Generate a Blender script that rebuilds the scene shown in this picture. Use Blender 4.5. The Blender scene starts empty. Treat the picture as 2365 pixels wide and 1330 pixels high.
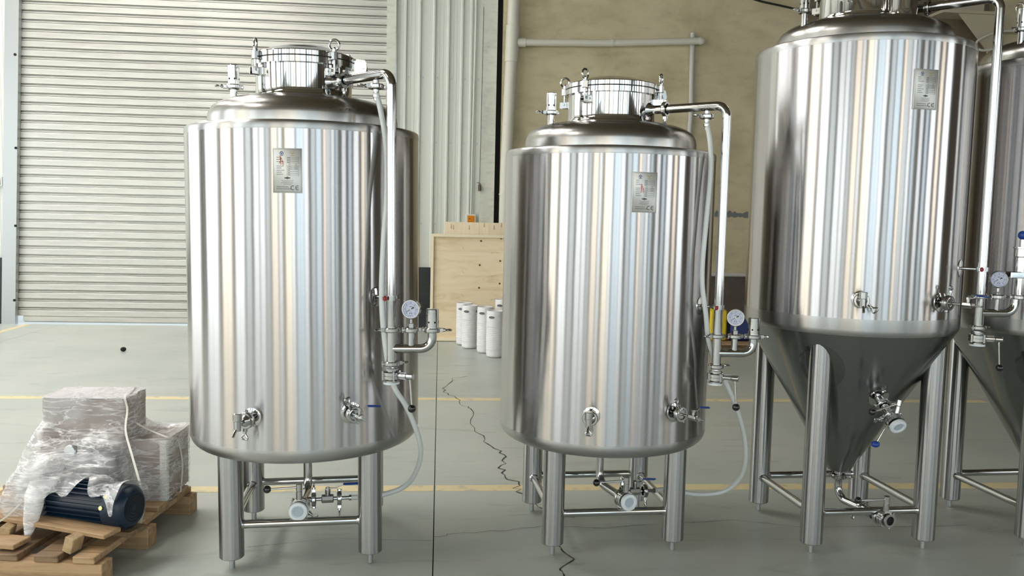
import bpy, math, random
from math import sin, cos, pi, radians as RAD
from mathutils import Vector as V, Matrix
random.seed(4)
S = bpy.context.scene
COL = S.collection

# ------------------------------------------------------------------ camera, light, exposure
cam_d = bpy.data.cameras.new('camera'); cam = bpy.data.objects.new('camera', cam_d); COL.objects.link(cam)
cam_d.sensor_width = 36.0; cam_d.lens = 1941.84 * 36 / 2365; cam_d.clip_start = .05; cam_d.clip_end = 200
cam.matrix_world = (Matrix.Translation((0, 0, 1.6073)) @ Matrix.Rotation(-.0869, 4, 'Z')
                    @ Matrix.Rotation(pi / 2 - .0828, 4, 'X') @ Matrix.Rotation(.0229, 4, 'Z'))
S.camera = cam
w = bpy.data.worlds.new('sky'); S.world = w; w.use_nodes = True
wb = w.node_tree.nodes['Background']; wb.inputs[0].default_value = (.80, .90, 1.0, 1); wb.inputs[1].default_value = 2.2
S.view_settings.view_transform = 'Standard'; S.view_settings.look = 'None'
S.view_settings.gamma = 1; S.view_settings.use_curve_mapping = False
S.view_settings.exposure = 0.0
WINDOW = 4.2      # brightness of daylight in the window panes
ROOF_FILL = 17.0    # brightness of the unseen fill panels added under the ceiling

# ------------------------------------------------------------------ materials
def mat(name, col=(.5, .5, .5), rough=.5, metal=0.0, **k):
    m = bpy.data.materials.new(name); m.use_nodes = True
    b = m.node_tree.nodes['Principled BSDF']
    b.inputs['Base Color'].default_value = (*col, 1); b.inputs['Roughness'].default_value = rough
    b.inputs['Metallic'].default_value = metal
    for n, v in k.items():
        b.inputs[n.replace('_', ' ')].default_value = v
    return m
def nd(m, t, **k):
    n = m.node_tree.nodes.new('ShaderNode' + t)
    for a, v in k.items(): setattr(n, a, v)
    return n
def ln(m, a, b): m.node_tree.links.new(a, b)
def bsdf(m): return m.node_tree.nodes['Principled BSDF']
def coords(m, scale=(1, 1, 1), kind='Object'):
    t = nd(m, 'TexCoord'); mp = nd(m, 'Mapping'); mp.inputs['Scale'].default_value = scale
    ln(m, t.outputs[kind], mp.inputs[0]); return mp.outputs[0]
def noise(m, vec, scale, detail=4, rough=.55, dist=0):
    n = nd(m, 'TexNoise'); n.inputs['Scale'].default_value = scale; n.inputs['Detail'].default_value = detail
    n.inputs['Roughness'].default_value = rough; n.inputs['Distortion'].default_value = dist
    ln(m, vec, n.inputs['Vector']); return n.outputs[0]
def ramp(m, fac, stops):
    r = nd(m, 'ValToRGB'); e = r.color_ramp.elements
    while len(e) < len(stops): e.new(.5)
    for i, (p, c) in enumerate(stops): e[i].position = p; e[i].color = (*c, 1)
    ln(m, fac, r.inputs[0]); return r.outputs[0]
def bump(m, h, strength=.2, dist=.01, nrm=None):
    b = nd(m, 'Bump'); b.inputs['Strength'].default_value = strength; b.inputs['Distance'].default_value = dist
    ln(m, h, b.inputs['Height'])
    if nrm is not None: ln(m, nrm, b.inputs['Normal'])
    ln(m, b.outputs[0], bsdf(m).inputs['Normal']); return b.outputs[0]
def mixc(m, fac, a, b, mode='MIX'):
    x = nd(m, 'Mix', data_type='RGBA', blend_type=mode)
    if hasattr(fac, 'links'): ln(m, fac, x.inputs[0])
    else: x.inputs[0].default_value = fac
    for s, v in ((6, a), (7, b)):
        if hasattr(v, 'links'): ln(m, v, x.inputs[s])
        else: x.inputs[s].default_value = (*v, 1)
    return x.outputs[2]

M = {}
def steel(name, rough, aniso=0.0, col=(.66, .655, .64), dents=0.0, grain=0.0):
    m = mat(name, col, rough, 1.0)
    b = bsdf(m)
    if aniso:
        b.inputs['Anisotropic'].default_value = aniso; b.inputs['Anisotropic Rotation'].default_value = .25
        t = nd(m, 'Tangent', direction_type='RADIAL', axis='Z'); ln(m, t.outputs[0], b.inputs['Tangent'])
    if dents:
        h = noise(m, coords(m, (1, 1, .55)), 4.5, 1.5)
        bump(m, h, dents, .02)
    if grain:
        g = noise(m, coords(m, (3, 3, 160)), 3, 3)
        r = nd(m, 'MapRange'); ln(m, g, r.inputs[0])
        r.inputs[3].default_value = rough - grain; r.inputs[4].default_value = rough + grain
        ln(m, r.outputs[0], b.inputs['Roughness'])
    M[name] = m; return m
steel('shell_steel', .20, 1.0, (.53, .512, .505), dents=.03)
steel('cone_steel_shaded', .20, .8, (.31, .32, .315), dents=.05)  # same steel as the shell; shade under the tank darkens the base colour
steel('band_steel', .36, 0, (.44, .437, .425), grain=.06)
steel('shoulder_steel', .30, .85, (.50, .497, .488), grain=.04)
steel('dome_steel', .26, 0, (.43, .42, .40))
steel('pad_steel_shaded', .10, 0, (.24, .25, .245))  # polished pads; the dark they mirror is put into the colour
steel('leg_steel', .235, 1.0, (.41, .41, .405))
steel('polished_steel', .07, 0, (.62, .62, .61))
steel('cast_steel', .16, 0, (.52, .52, .51))
steel('pipe_steel', .11, 0, (.55, .55, .54))
steel('zinc_steel', .38, 0, (.52, .54, .54))
M['gasket_rubber'] = mat('gasket_rubber', (.012, .012, .014), .5)
M['black_plastic'] = mat('black_plastic', (.008, .008, .009), .14, Coat_Weight=.5)
M['hole_dark'] = mat('hole_dark', (.006, .006, .006), .8)
M['blue_vinyl'] = mat('blue_vinyl', (.012, .055, .30), .3)
M['red_cap'] = mat('red_cap', (.28, .018, .015), .35)
M['silicone'] = mat('silicone', (.74, .79, .82), .35, Subsurface_Weight=.0)
M['silicone_inner'] = mat('silicone_inner', (.42, .49, .55), .4)
M['dial_white'] = mat('dial_white', (.55, .58, .74), .3, Coat_Weight=.6)
M['ink_black'] = mat('ink_black', (.012, .012, .014), .5)
M['ink_grey'] = mat('ink_grey', (.06, .06, .075), .5)
M['ink_plate'] = mat('ink_plate', (.075, .075, .085), .5)
M['ink_blue'] = mat('ink_blue', (.03, .07, .25), .5)
M['ink_gold'] = mat('ink_gold', (.45, .36, .12), .5)
M['ink_red'] = mat('ink_red', (.65, .06, .03), .5)
M['plate_steel'] = mat('plate_steel', (.66, .655, .62), .45, .75)
m = M['hose_silicone'] = mat('hose_silicone', (.70, .73, .72), .28)

# floor: grey-green painted concrete, trowelled, scuffed
m = M['floor_paint'] = mat('floor_paint', (.4, .42, .37), .35)
c = coords(m)
n1 = noise(m, c, .55, 5); n2 = noise(m, coords(m, (1.1, 5, 1)), 1.6, 6, .6, .8); n3 = noise(m, c, 38, 3)
base = ramp(m, n1, [(.30, (.40, .445, .41)), (.52, (.49, .52, .475)), (.72, (.55, .57, .515))])
streak = ramp(m, n2, [(.32, (.74, .76, .75)), (.44, (1, 1, 1)), (.60, (1, 1, 1)), (.72, (1.10, 1.10, 1.09))])
ln(m, mixc(m, .8, base, streak, 'MULTIPLY'), bsdf(m).inputs['Base Color'])
rg = nd(m, 'MapRange'); ln(m, n2, rg.inputs[0]); rg.inputs[3].default_value = .24; rg.inputs[4].default_value = .52
ln(m, rg.outputs[0], bsdf(m).inputs['Roughness']); bump(m, n3, .05, .004)
m = M['floor_yellow'] = mat('floor_yellow', (.62, .50, .24), .45)
n1 = noise(m, coords(m), 9, 5)
ln(m, ramp(m, n1, [(.30, (.55, .53, .42)), (.46, (.78, .66, .38)), (.8, (.82, .70, .42))]), bsdf(m).inputs['Base Color'])
M['crack_dark'] = mat('crack_dark', (.035, .035, .03), .9)

def wallmat(name, a, b, c_, scale=1.0, rough=.75, bs=.15):
    m = M[name] = mat(name, b, rough); c = coords(m)
    n1 = noise(m, c, .9 * scale, 6, .6, .4); n2 = noise(m, coords(m, (1, 1, 3.0)), 2.3 * scale, 5)
    x = ramp(m, n1, [(.28, a), (.5, b), (.75, c_)]); y = ramp(m, n2, [(.30, (.80, .79, .76)), (.5, (1, 1, 1)), (.75, (1.06, 1.05, 1.03))])
    ln(m, mixc(m, .7, x, y, 'MULTIPLY'), bsdf(m).inputs['Base Color']); bump(m, noise(m, c, 26, 5), bs, .01)
    return m
wallmat('khaki_plaster', (.45, .385, .235), (.60, .525, .34), (.68, .60, .41), 1.3)
wallmat('shaded_plaster', (.15, .12, .08), (.21, .17, .115), (.25, .21, .15), 1.3)  # khaki plaster where little light reaches, shade put into the colour
wallmat('brown_dado', (.06, .043, .03), (.09, .066, .048), (.12, .09, .065), 1.5, .22, .03)
wallmat('dark_dado', (.014, .017, .018), (.022, .026, .028), (.045, .05, .052), 3, .3, .03)
M['sheet_cream'] = mat('sheet_cream', (.68, .705, .64), .4)
wallmat('trim_cream', (.55, .56, .48), (.66, .67, .58), (.70, .71, .63), 3, .55, .03)
M['bracket_cream'] = mat('bracket_cream', (.56, .50, .37), .5)
M['hall_cream'] = mat('hall_cream', (.66, .60, .46), .6)
M['hall_white'] = mat('hall_white', (.72, .73, .70), .6)
M['hall_blue'] = mat('hall_blue', (.30, .38, .44), .5)
M['hall_brown'] = mat('hall_brown', (.12, .085, .06), .5)
M['hall_grey'] = mat('hall_grey', (.16, .17, .17), .5)
M['ceiling_paint'] = mat('ceiling_paint', (.13, .095, .05), .8)
M['concrete'] = mat('concrete', (.5, .5, .47), .9)
m = M['galvanised'] = mat('galvanised', (.55, .545, .51), .36, .55)
n1 = noise(m, coords(m, (.5, 1, 6)), 2.2, 4)
ln(m, ramp(m, n1, [(.3, (.53, .52, .475)), (.55, (.655, .645, .59)), (.75, (.66, .62, .585))]), bsdf(m).inputs['Base Color'])
rg = nd(m, 'MapRange'); ln(m, n1, rg.inputs[0]); rg.inputs[3].default_value = .24; rg.inputs[4].default_value = .46
ln(m, rg.outputs[0], bsdf(m).inputs['Roughness'])
M['pipe_pvc'] = mat('pipe_pvc', (.66, .64, .55), .4)
M['pipe_grey'] = mat('pipe_grey', (.55, .55, .52), .35)
M['cable_black'] = mat('cable_black', (.01, .01, .01), .6)
def emit(name, col, s):
    m = bpy.data.materials.new(name); m.use_nodes = True; nt = m.node_tree; nt.nodes.clear()
    e = nt.nodes.new('ShaderNodeEmission'); o = nt.nodes.new('ShaderNodeOutputMaterial')
    e.inputs[0].default_value = (*col, 1); e.inputs[1].default_value = s; nt.links.new(e.outputs[0], o.inputs[0]); M[name] = m
emit('daylight_pane', (.90, .97, 1.0), WINDOW); emit('warm_pane', (1.0, .92, .78), WINDOW * .95); emit('cream_pane', (1.0, .93, .76), WINDOW * 1.1)
emit('blue_pane', (.74, .90, 1.0), WINDOW * .8); emit('dull_pane', (.86, .96, 1.0), WINDOW * .6); emit('gate_pane', (.95, .98, 1.0), WINDOW * .75)
emit('roof_fill', (1.0, .97, .92), ROOF_FILL); emit('display_orange', (.85, .30, .02), .55); emit('sign_green', (.75, .9, .3), .9)

def wood(name, a, b, scale=(1.2, 14, 14), rough=.6, knots=True):
    m = M[name] = mat(name, a, rough); c = coords(m, scale)
    n1 = noise(m, c, 2.0, 5, .6, 1.2); x = ramp(m, n1, [(.3, b), (.55, a), (.8, tuple(min(1, v * 1.12) for v in a))])
    if knots:
        n2 = noise(m, coords(m, (3, 9, 9)), 1.4, 2); x = mixc(m, .55, x, ramp(m, n2, [(.30, (.45, .36, .28)), (.38, (1, 1, 1))]), 'MULTIPLY')
    ln(m, x, bsdf(m).inputs['Base Color']); bump(m, n1, .12, .004)
wood('pallet_wood', (.47, .31, .165), (.26, .16, .08)); wood('pallet_wood_dark', (.26, .165, .09), (.12, .075, .042))
wood('pallet_end', (.50, .36, .20), (.36, .24, .125), (14, 14, 14))
m = M['plywood'] = mat('plywood', (.72, .57, .34), .6)
n1 = noise(m, coords(m, (1.2, 1, 7)), 1.6, 5, .6, 1.0)
ln(m, ramp(m, n1, [(.3, (.74, .58, .36)), (.5, (.86, .72, .49)), (.75, (.90, .77, .55))]), bsdf(m).inputs['Base Color'])
wood('pine', (.88, .77, .56), (.82, .68, .48), (7, 7, 1.2), .6)
M['pine_plain'] = mat('pine_plain', (.86, .76, .55), .6)
M['grain_brown'] = mat('grain_brown', (.52, .38, .22), .7)
M['knot_brown'] = mat('knot_brown', (.10, .055, .025), .7)
M['motor_blue'] = mat('motor_blue', (.0016, .015, .036), .36)
M['cast_grey'] = mat('cast_grey', (.10, .115, .125), .4)
M['brass'] = mat('brass', (.75, .62, .32), .3, 1.0)
M['carton'] = mat('carton', (.30, .22, .18), .6)
M['carton_white'] = mat('carton_white', (.80, .77, .80), .55)
M['strap_white'] = mat('strap_white', (.72, .70, .63), .4)
M['keg_white'] = mat('keg_white', (.80, .80, .80), .3)
M['barrel_yellow'] = mat('barrel_yellow', (.80, .60, .02), .4)
M['barrel_blue'] = mat('barrel_blue', (.01, .03, .16), .35)
def filmmat(name, haze, streak, scale=3.0, bs=.35, stretch=(1, 1, 7.0), rot=(.35, .55, .5)):
    """clear film: a thin milky haze, glints of pulled creases painted into its opacity"""
    m = bpy.data.materials.new(name); m.use_nodes = True; nt = m.node_tree
    b = nt.nodes['Principled BSDF']; o = nt.nodes['Material Output']
    b.inputs['Base Color'].default_value = (.93, .93, .94, 1); b.inputs['Roughness'].default_value = .12; b.inputs['Specular IOR Level'].default_value = .6
    t = nd(m, 'BsdfTransparent'); x = nd(m, 'MixShader'); tc = nd(m, 'TexCoord'); acc = None; hs = []
    for i, sg in enumerate((1, -1)):
        mp = nd(m, 'Mapping'); mp.inputs['Rotation'].default_value = (.25, .62, .4) if i == 0 else (-.2, -.3, .7); mp.inputs['Scale'].default_value = (stretch[0], stretch[1], stretch[2] * (1 - .3 * i))
        ln(m, tc.outputs['Object'], mp.inputs[0]); n = noise(m, mp.outputs[0], scale * (1.1 + .5 * i), 4, .56, .5); hs.append(n)
        s1 = nd(m, 'Math', operation='SUBTRACT'); ln(m, n, s1.inputs[0]); s1.inputs[1].default_value = .5
        a1 = nd(m, 'Math', operation='ABSOLUTE'); ln(m, s1.outputs[0], a1.inputs[0])
        r = nd(m, 'MapRange'); ln(m, a1.outputs[0], r.inputs[0]); r.inputs[1].default_value = 0; r.inputs[2].default_value = .032; r.inputs[3].default_value = streak; r.inputs[4].default_value = 0
        if acc is None: acc = r.outputs[0]
        else: mx = nd(m, 'Math', operation='MAXIMUM'); ln(m, acc, mx.inputs[0]); ln(m, r.outputs[0], mx.inputs[1]); acc = mx.outputs[0]
    ad = nd(m, 'Math', operation='ADD'); ln(m, acc, ad.inputs[0]); ad.use_clamp = True
    big = noise(m, tc.outputs['Object'], 5.0, 3); hr = nd(m, 'MapRange'); ln(m, big, hr.inputs[0]); hr.inputs[1].default_value = .35; hr.inputs[2].default_value = .65; hr.inputs[3].default_value = haze * .45; hr.inputs[4].default_value = haze * 2.0; ln(m, hr.outputs[0], ad.inputs[1])
    h = nd(m, 'Math', operation='ADD'); ln(m, hs[0], h.inputs[0]); ln(m, hs[1], h.inputs[1]); bump(m, h.outputs[0], bs, .04)
    ln(m, ad.outputs[0], x.inputs[0]); ln(m, t.outputs[0], x.inputs[1]); ln(m, b.outputs[0], x.inputs[2]); ln(m, x.outputs[0], o.inputs[0])
    M[name] = m
filmmat('film_clear', .24, .36); filmmat('film_white', .40, .40, 3.5); filmmat('film_keg', .05, .10, 6.0, .15)

# ------------------------------------------------------------------ mesh helpers
def frame(z, up=None):
    z = V(z).normalized(); u = V(up) if up is not None else (V((0, 0, 1)) if abs(z.z) < .9 else V((0, 1, 0)))
    x = u.cross(z)
    if x.length < 1e-6: x = V((1, 0, 0)).cross(z)
    x.normalize(); return x, z.cross(x), z
def fillet(pts, rad, n=8):
    pts = [V(p) for p in pts]; out = [pts[0]]
    for i in range(1, len(pts) - 1):
        a, b, c = pts[i - 1], pts[i], pts[i + 1]; d1 = (a - b).normalized(); d2 = (c - b).normalized()
        ang = d1.angle(d2); r = rad[i - 1] if isinstance(rad, (list, tuple)) else rad
        t = r / math.tan(ang / 2); p1 = b + d1 * t; p2 = b + d2 * t
        ctr = b + (d1 + d2).normalized() * (r / math.sin(ang / 2))
        v1 = p1 - ctr; v2 = p2 - ctr; tot = v1.angle(v2); ax = v1.cross(v2).normalized()
        for k in range(n + 1): out.append(ctr + Matrix.Rotation(tot * k / n, 3, ax) @ v1)
    out.append(pts[-1]); return out
def smooth(pts, n=8):
    P = [V(p) for p in pts]; P = [2 * P[0] - P[1]] + P + [2 * P[-1] - P[-2]]; out = []
    for i in range(1, len(P) - 2):
        for k in range(n):
            t = k / n; a, b, c, d = P[i - 1:i + 3]
            out.append(.5 * (2 * b + (c - a) * t + (2 * a - 5 * b + 4 * c - d) * t * t + (3 * b - a - 3 * c + d) * t ** 3))
    out.append(P[-2]); return out
class MB:
    def __init__(s): s.v = []; s.f = []
    def add(s, vs, fs):
        o = len(s.v); s.v += [tuple(q) for q in vs]; s.f += [[i + o for i in f] for f in fs]; return s
    def lathe(s, prof, seg=48, o=(0, 0, 0), ax=(0, 0, 1), up=None):
        x, y, z = frame(ax, up) if tuple(ax) != (0, 0, 1) else (V((1, 0, 0)), V((0, 1, 0)), V((0, 0, 1)))
        o = V(o); vs = []; fs = []; idx = []
        for r, h in prof:
            if r < 1e-7: idx.append([len(vs)]); vs.append(o + z * h)
            else:
                idx.append(list(range(len(vs), len(vs) + seg)))
                for k in range(seg):
                    a = 2 * pi * k / seg; vs.append(o + x * (r * cos(a)) + y * (r * sin(a)) + z * h)
        for a, b in zip(idx, idx[1:]):
            for k in range(seg):
                k2 = (k + 1) % seg
                if len(a) == 1 and len(b) == 1: break
                if len(a) == 1: fs.append([a[0], b[k2], b[k]])
                elif len(b) == 1: fs.append([a[k], a[k2], b[0]])
                else: fs.append([a[k], a[k2], b[k2], b[k]])
        return s.add(vs, fs)
    def cyl(s, p0, p1, r, seg=20, r2=None, bev=0.0):
        p0 = V(p0); p1 = V(p1); L = (p1 - p0).length; r2 = r if r2 is None else r2
        pr = [(0, 0), (r, 0), (r2, L), (0, L)] if not bev else [(0, 0), (r - bev, 0), (r, bev), (r2, L - bev), (r2 - bev, L), (0, L)]
        return s.lathe(pr, seg, p0, (p1 - p0).normalized())
    def ring(s, c, ax, ro, ri, h, seg=28):
        return s.lathe([(ri, -h / 2), (ro, -h / 2), (ro, h / 2), (ri, h / 2), (ri, -h / 2)], seg, c, ax)
    def torus(s, c, ax, R, r, seg=24, n=8):
        return s.lathe([(R + r * cos(2 * pi * k / n), r * sin(2 * pi * k / n)) for k in range(n + 1)], seg, c, ax)
    def sphere(s, c, r, seg=20, n=10, sc=(1, 1, 1)):
        o = len(s.v); s.lathe([(max(0, r * sin(pi * k / n)) if 0 < k < n else 0, -r * cos(pi * k / n)) for k in range(n + 1)], seg)
        for i in range(o, len(s.v)):
            q = s.v[i]; s.v[i] = (c[0] + q[0] * sc[0], c[1] + q[1] * sc[1], c[2] + q[2] * sc[2])
        return s
    def box(s, c, size, fr=None, bev=0.0):
        x, y, z = fr or (V((1, 0, 0)), V((0, 1, 0)), V((0, 0, 1))); c = V(c); a, b, d = (q / 2 for q in size)
        if bev <= 0:
            vs = [c + x * (i * a) + y * (j * b) + z * (k * d) for k in (-1, 1) for j in (-1, 1) for i in (-1, 1)]
            return s.add(vs, [[0, 2, 3, 1], [4, 5, 7, 6], [0, 1, 5, 4], [2, 6, 7, 3], [0, 4, 6, 2], [1, 3, 7, 5]])
        rings = []
        for h, i in ((-d, bev), (-d + bev, 0), (d - bev, 0), (d, bev)):
            A, B = a - i, b - i; t = bev
            rings.append([c + x * px + y * py + z * h for px, py in ((A - t, -B), (A, -B + t), (A, B - t), (A - t, B), (-A + t, B), (-A, B - t), (-A, -B + t), (-A + t, -B))])
        vs = [p for r in rings for p in r]; fs = [list(range(7, -1, -1)), [24 + k for k in range(8)]]
        for r in range(3):
            for k in range(8): fs.append([r * 8 + k, r * 8 + (k + 1) % 8, r * 8 + 8 + (k + 1) % 8, r * 8 + 8 + k])
        return s.add(vs, fs)
    def tube(s, path, r, seg=14, caps=True, hollow=0.0):
        P = [V(p) for p in path]; n = len(P); T = [(P[min(i + 1, n - 1)] - P[max(i - 1, 0)]).normalized() for i in range(n)]
        x, y, _ = frame(T[0]); vs = []; fs = []
        for i in range(n):
            if i:
                q = T[i - 1].rotation_difference(T[i]); x = q @ x; y = q @ y
            for k in range(seg):
                a = 2 * pi * k / seg; rr = r[i] if isinstance(r, (list, tuple)) else r
                vs.append(P[i] + x * (rr * cos(a)) + y * (rr * sin(a)))
        for i in range(n - 1):
            for k in range(seg): fs.append([i * seg + k, i * seg + (k + 1) % seg, (i + 1) * seg + (k + 1) % seg, (i + 1) * seg + k])
        if caps: fs.append(list(range(seg - 1, -1, -1))); fs.append([(n - 1) * seg + k for k in range(seg)])
        return s.add(vs, fs)
    def prism(s, poly, o, fr, t):
        x, y, z = fr; o = V(o); n = len(poly)
        vs = [o + x * a + y * b + z * h for h in (0, t) for a, b in poly]
        fs = [list(range(n - 1, -1, -1)), list(range(n, 2 * n))] + [[k, (k + 1) % n, n + (k + 1) % n, n + k] for k in range(n)]
        return s.add(vs, fs)
    def obj(s, name, m, parent=None, label=None, angle=38, stuff=False):
        me = bpy.data.meshes.new(name); me.from_pydata(s.v, [], s.f); me.validate(); me.update()
        if m is not None: me.materials.append(M[m])
        if angle:
            me.polygons.foreach_set('use_smooth', [True] * len(me.polygons)); me.set_sharp_from_angle(angle=RAD(angle))
        o = bpy.data.objects.new(name, me); COL.objects.link(o)
        if parent is not None: o.parent = parent
        if label: o['label'] = label
        if stuff: o['kind'] = 'stuff'
        return o
def thing(name, label, cat, loc=(0, 0, 0), rz=0, group=None, scale=1.0, tilt=0.0):
    o = bpy.data.objects.new(name, None); COL.objects.link(o); o.empty_display_size = .1
    o.matrix_world = Matrix.Translation(loc) @ Matrix.Rotation(tilt, 4, 'Y') @ Matrix.Rotation(rz, 4, 'Z') @ Matrix.Scale(scale, 4)
    return tag(o, label, cat, group)
def tag(o, label, cat, group=None):
    o['label'] = label; o['category'] = cat
    if group: o['group'] = group
    return o
def struct(o): o['kind'] = 'structure'; return o
def share(src, name, loc, parent=None, rot=None):
    o = src.copy(); o.name = name; COL.objects.link(o); o.location = loc; o.parent = parent
    if rot: o.rotation_euler = rot
    return o
def pol(r, deg, z=0.0): return V((r * cos(RAD(deg)), r * sin(RAD(deg)), z))

# ------------------------------------------------------------------ the hall
XL, XR, YF, YB, ZC = -9.5, 11.0, -9.0, 12.1, 7.2
# floor: slabs with a joint between them
fl = struct(MB().box(((XL + XR) / 2, 2, -.13), (XR - XL, YB - YF + 1, .2)).obj('floor', 'crack_dark', angle=0))
xs = [XL, -5.2, -.008, 5.2, XR]; ys = [YF, -2.5, 2.2, 7.51, YB + .1]
for i in range(4):
    for j in range(4):
        g = .0025
        x0, x1, y0, y1 = xs[i] + g, xs[i + 1] - g, ys[j] + g, ys[j + 1] - g
        if j == 1 or j == 2: pass
        MB().box(((x0 + x1) / 2, (y0 + y1) / 2, -.02), (x1 - x0, y1 - y0, .04)).obj('floor_slab', 'floor_paint', fl, angle=0)
for y0, y1 in ((4.84, 4.945), (7.295, 7.40)):
    for x0, x1 in ((-5.1, -.014), (0.0, 5.1)):
        MB().box(((x0 + x1) / 2, (y0 + y1) / 2, .0008), (x1 - x0, y1 - y0, .0016)).obj('floor_marking', 'floor_yellow', fl, 'worn yellow floor line', 0)
MB().box((-5.62, 11.2, .0008), (.1, 1.6, .0016)).obj('floor_marking', 'floor_yellow', fl, 'worn yellow floor line', 0)
def crack(pts, w, sub=4, amp=.03):
    P = [V((*p, 0)) for p in pts]; Q = []
    for a, b in zip(P, P[1:]):
        for k in range(sub):
            q = a.lerp(b, k / sub)
            if k: q += V((random.uniform(-amp, amp), random.uniform(-amp, amp) * .5, 0))
            Q.append(q)
    Q.append(P[-1]); vs = []; fs = []
    for i, q in enumerate(Q):
        d = (Q[min(i + 1, len(Q) - 1)] - Q[max(0, i - 1)]).normalized(); nrm = V((-d.y, d.x, 0)); ww = w * random.uniform(.35, 1.3) / 2
        vs += [q + nrm * ww + V((0, 0, .0022)), q - nrm * ww + V((0, 0, .0022))]
    for i in range(len(Q) - 1): fs.append([2 * i, 2 * i + 1, 2 * i + 3, 2 * i + 2])
    MB().add(vs, fs).obj('crack', 'crack_dark', fl, angle=0)
crack([(.30, 8.42), (.14, 8.30), (.08, 7.90), (.05, 7.66), (.17, 7.38), (.20, 7.12), (.28, 6.98), (.26, 6.45), (.35, 5.99), (.40, 5.75), (.47, 5.55), (.42, 5.35), (.43, 5.14), (.50, 4.95), (.47, 4.82), (.53, 4.72), (.60, 4.52), (.75, 4.38)], .008)
crack([(.605, 4.02), (.615, 3.95), (.66, 3.83), (.575, 3.72), (.585, 3.66), (.60, 3.55)], .008, 4, .006)
crack([(-.008, 4.13), (.12, 4.17), (.32, 4.20), (.55, 4.26), (.9, 4.22), (1.2, 4.28), (1.6, 4.33), (2.0, 4.20), (2.9, 4.22)], .003, 5, .02)
crack([(-.9, 4.02), (-.5, 4.12), (-.02, 4.08)], .002, 4, .01)

ceil = struct(MB().box(((XL + XR) / 2, (YF + YB) / 2, ZC + .06), (XR - XL, YB - YF, .12)).obj('ceiling', 'ceiling_paint', angle=0))
for x, y in ((-6.6, 1.0), (-4.2, 5.2), (-7.2, 5.2), (-4.2, 9.6), (-7.2, 9.6)):  # unseen glowing panels, added as diffuse fill for floor and walls
    MB().box((x, y, ZC - .012), (1.3, 2.6, .02)).obj('roof_fill', 'roof_fill', ceil, angle=0)
for y in (-7, -3, 1, 5, 9): MB().box(((XL + XR) / 2, y + 1.05, ZC - .17), (XR - XL, .14, .3)).obj('roof_beam', 'hall_grey', ceil, angle=0)

# back wall: sheeted bay left, plastered bay right
wb_ = struct(MB().box((XL / 2 - 5.95 / 2, YB + .1, ZC / 2), (XL * -1 - 5.95, .12, ZC)).box((-3.26, YB + .1, (ZC + 5.25) / 2), (5.4, .12, ZC - 5.25))
             .box((.08, YB + .1, ZC / 2), (1.45, .12, ZC)).obj('wall_back', 'hall_white', angle=0))
def sheet(x0, x1, z0, z1, ribs):
    """profiled steel sheet: flat pans with raised ribs and shallow swages"""
    pts = [(x0, 0)]
    for r in ribs: pts += [(r - .022, 0), (r - .010, -.030), (r + .010, -.030), (r + .022, 0)]
    fine = []
    for (a, ya), (b, yb) in zip(pts, pts[1:] + [(x1, 0)]):
        fine.append((a, ya))
        if ya == yb == 0 and b - a > .1:
            n = int((b - a) / .042)
            for k in range(1, n): 
                xx = a + (b - a) * k / n; fine += [(xx - .004, 0), (xx, -.004), (xx + .004, 0)]
    fine.append((x1, 0)); vs = []; fs = []
    for x, y in fine: vs += [(x, YB + y, z0), (x, YB + y, z1)]
    for i in range(len(fine) - 1): fs.append([2 * i, 2 * i + 2, 2 * i + 3, 2 * i + 1])
    o = MB().add(vs, fs).obj('wall_sheet', 'sheet_cream', wb_, angle=30)
    bm = MB()
    for zz in (1.5, 2.65, 3.55, 4.9):
        for r in ribs: bm.cyl((r + .05, YB - .012, zz), (r + .05, YB + .01, zz), .012, 8)
    bm.obj('screw', 'zinc_steel', o, angle=30)
sheet(-.645, -.20, .0, ZC, [-.52, -.32]); sheet(-.20, .24, .0, ZC, [-.12, .08]); sheet(.24, .552, .0, ZC, [.27, .40, .46])
sheet(-7.4, -5.86, 0, ZC, [-7.2, -6.98, -6.76, -6.54, -6.32, -6.1]); sheet(XL, -7.4, 0, ZC, [-9.2, -8.9, -8.6, -8.3, -8.0, -7.7])
struct(MB().box((.657, YB - .02, ZC / 2), (.21, .10, ZC)).obj('trim_1', 'trim_cream', angle=0))
struct(MB().box((.80, YB + .06, ZC / 2), (.09, .06, ZC)).obj('trim_2', 'hole_dark', angle=0))  # dark strip in the gap beside the column, its shade painted on
struct(MB().box((8.1, YB + .02, ZC / 2), (5.8, .12, ZC)).obj('wall_corner', 'shaded_plaster', angle=0))  # right end of the rear wall, split off to carry painted shade
wr = struct(MB().box((3.02, YB + .02, ZC / 2), (4.36, .12, ZC)).obj('wall_rear', 'khaki_plaster', angle=0))
struct(MB().box((-.42, YB - .045, .44), (.46, .03, .88)).box((.2, YB - .045, .44), (.78, .03, .88)).obj('baseboard_back', 'dark_dado', angle=0))
struct(MB().box((-7.68, YB - .045, .455), (3.64, .03, .91)).obj('baseboard_left', 'dark_dado', angle=0))
struct(MB().box((5.92, YB - .05, .41), (10.16, .02, .82)).obj('baseboard_right', 'brown_dado', angle=0))
MB().tube([(.84, YB - .09, .85), (10.9, YB - .09, .85)], .028, 12).obj('rail', 'pipe_grey', wr)
mb = MB()
for x in (2.2, 4.9, 7.6): mb.box((x, YB - .06, .85), (.04, .08, .05))
mb.obj('rail_bracket', 'zinc_steel', wr)
bm = MB(); random.seed(9)
xs_ = [4.0 + .03 * k for k in range(22)]
pts = [(x, 1.70 + random.uniform(-.016, .016)) for x in xs_] + [(x, 1.775 + random.uniform(-.028, .02)) for x in reversed(xs_)]
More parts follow.
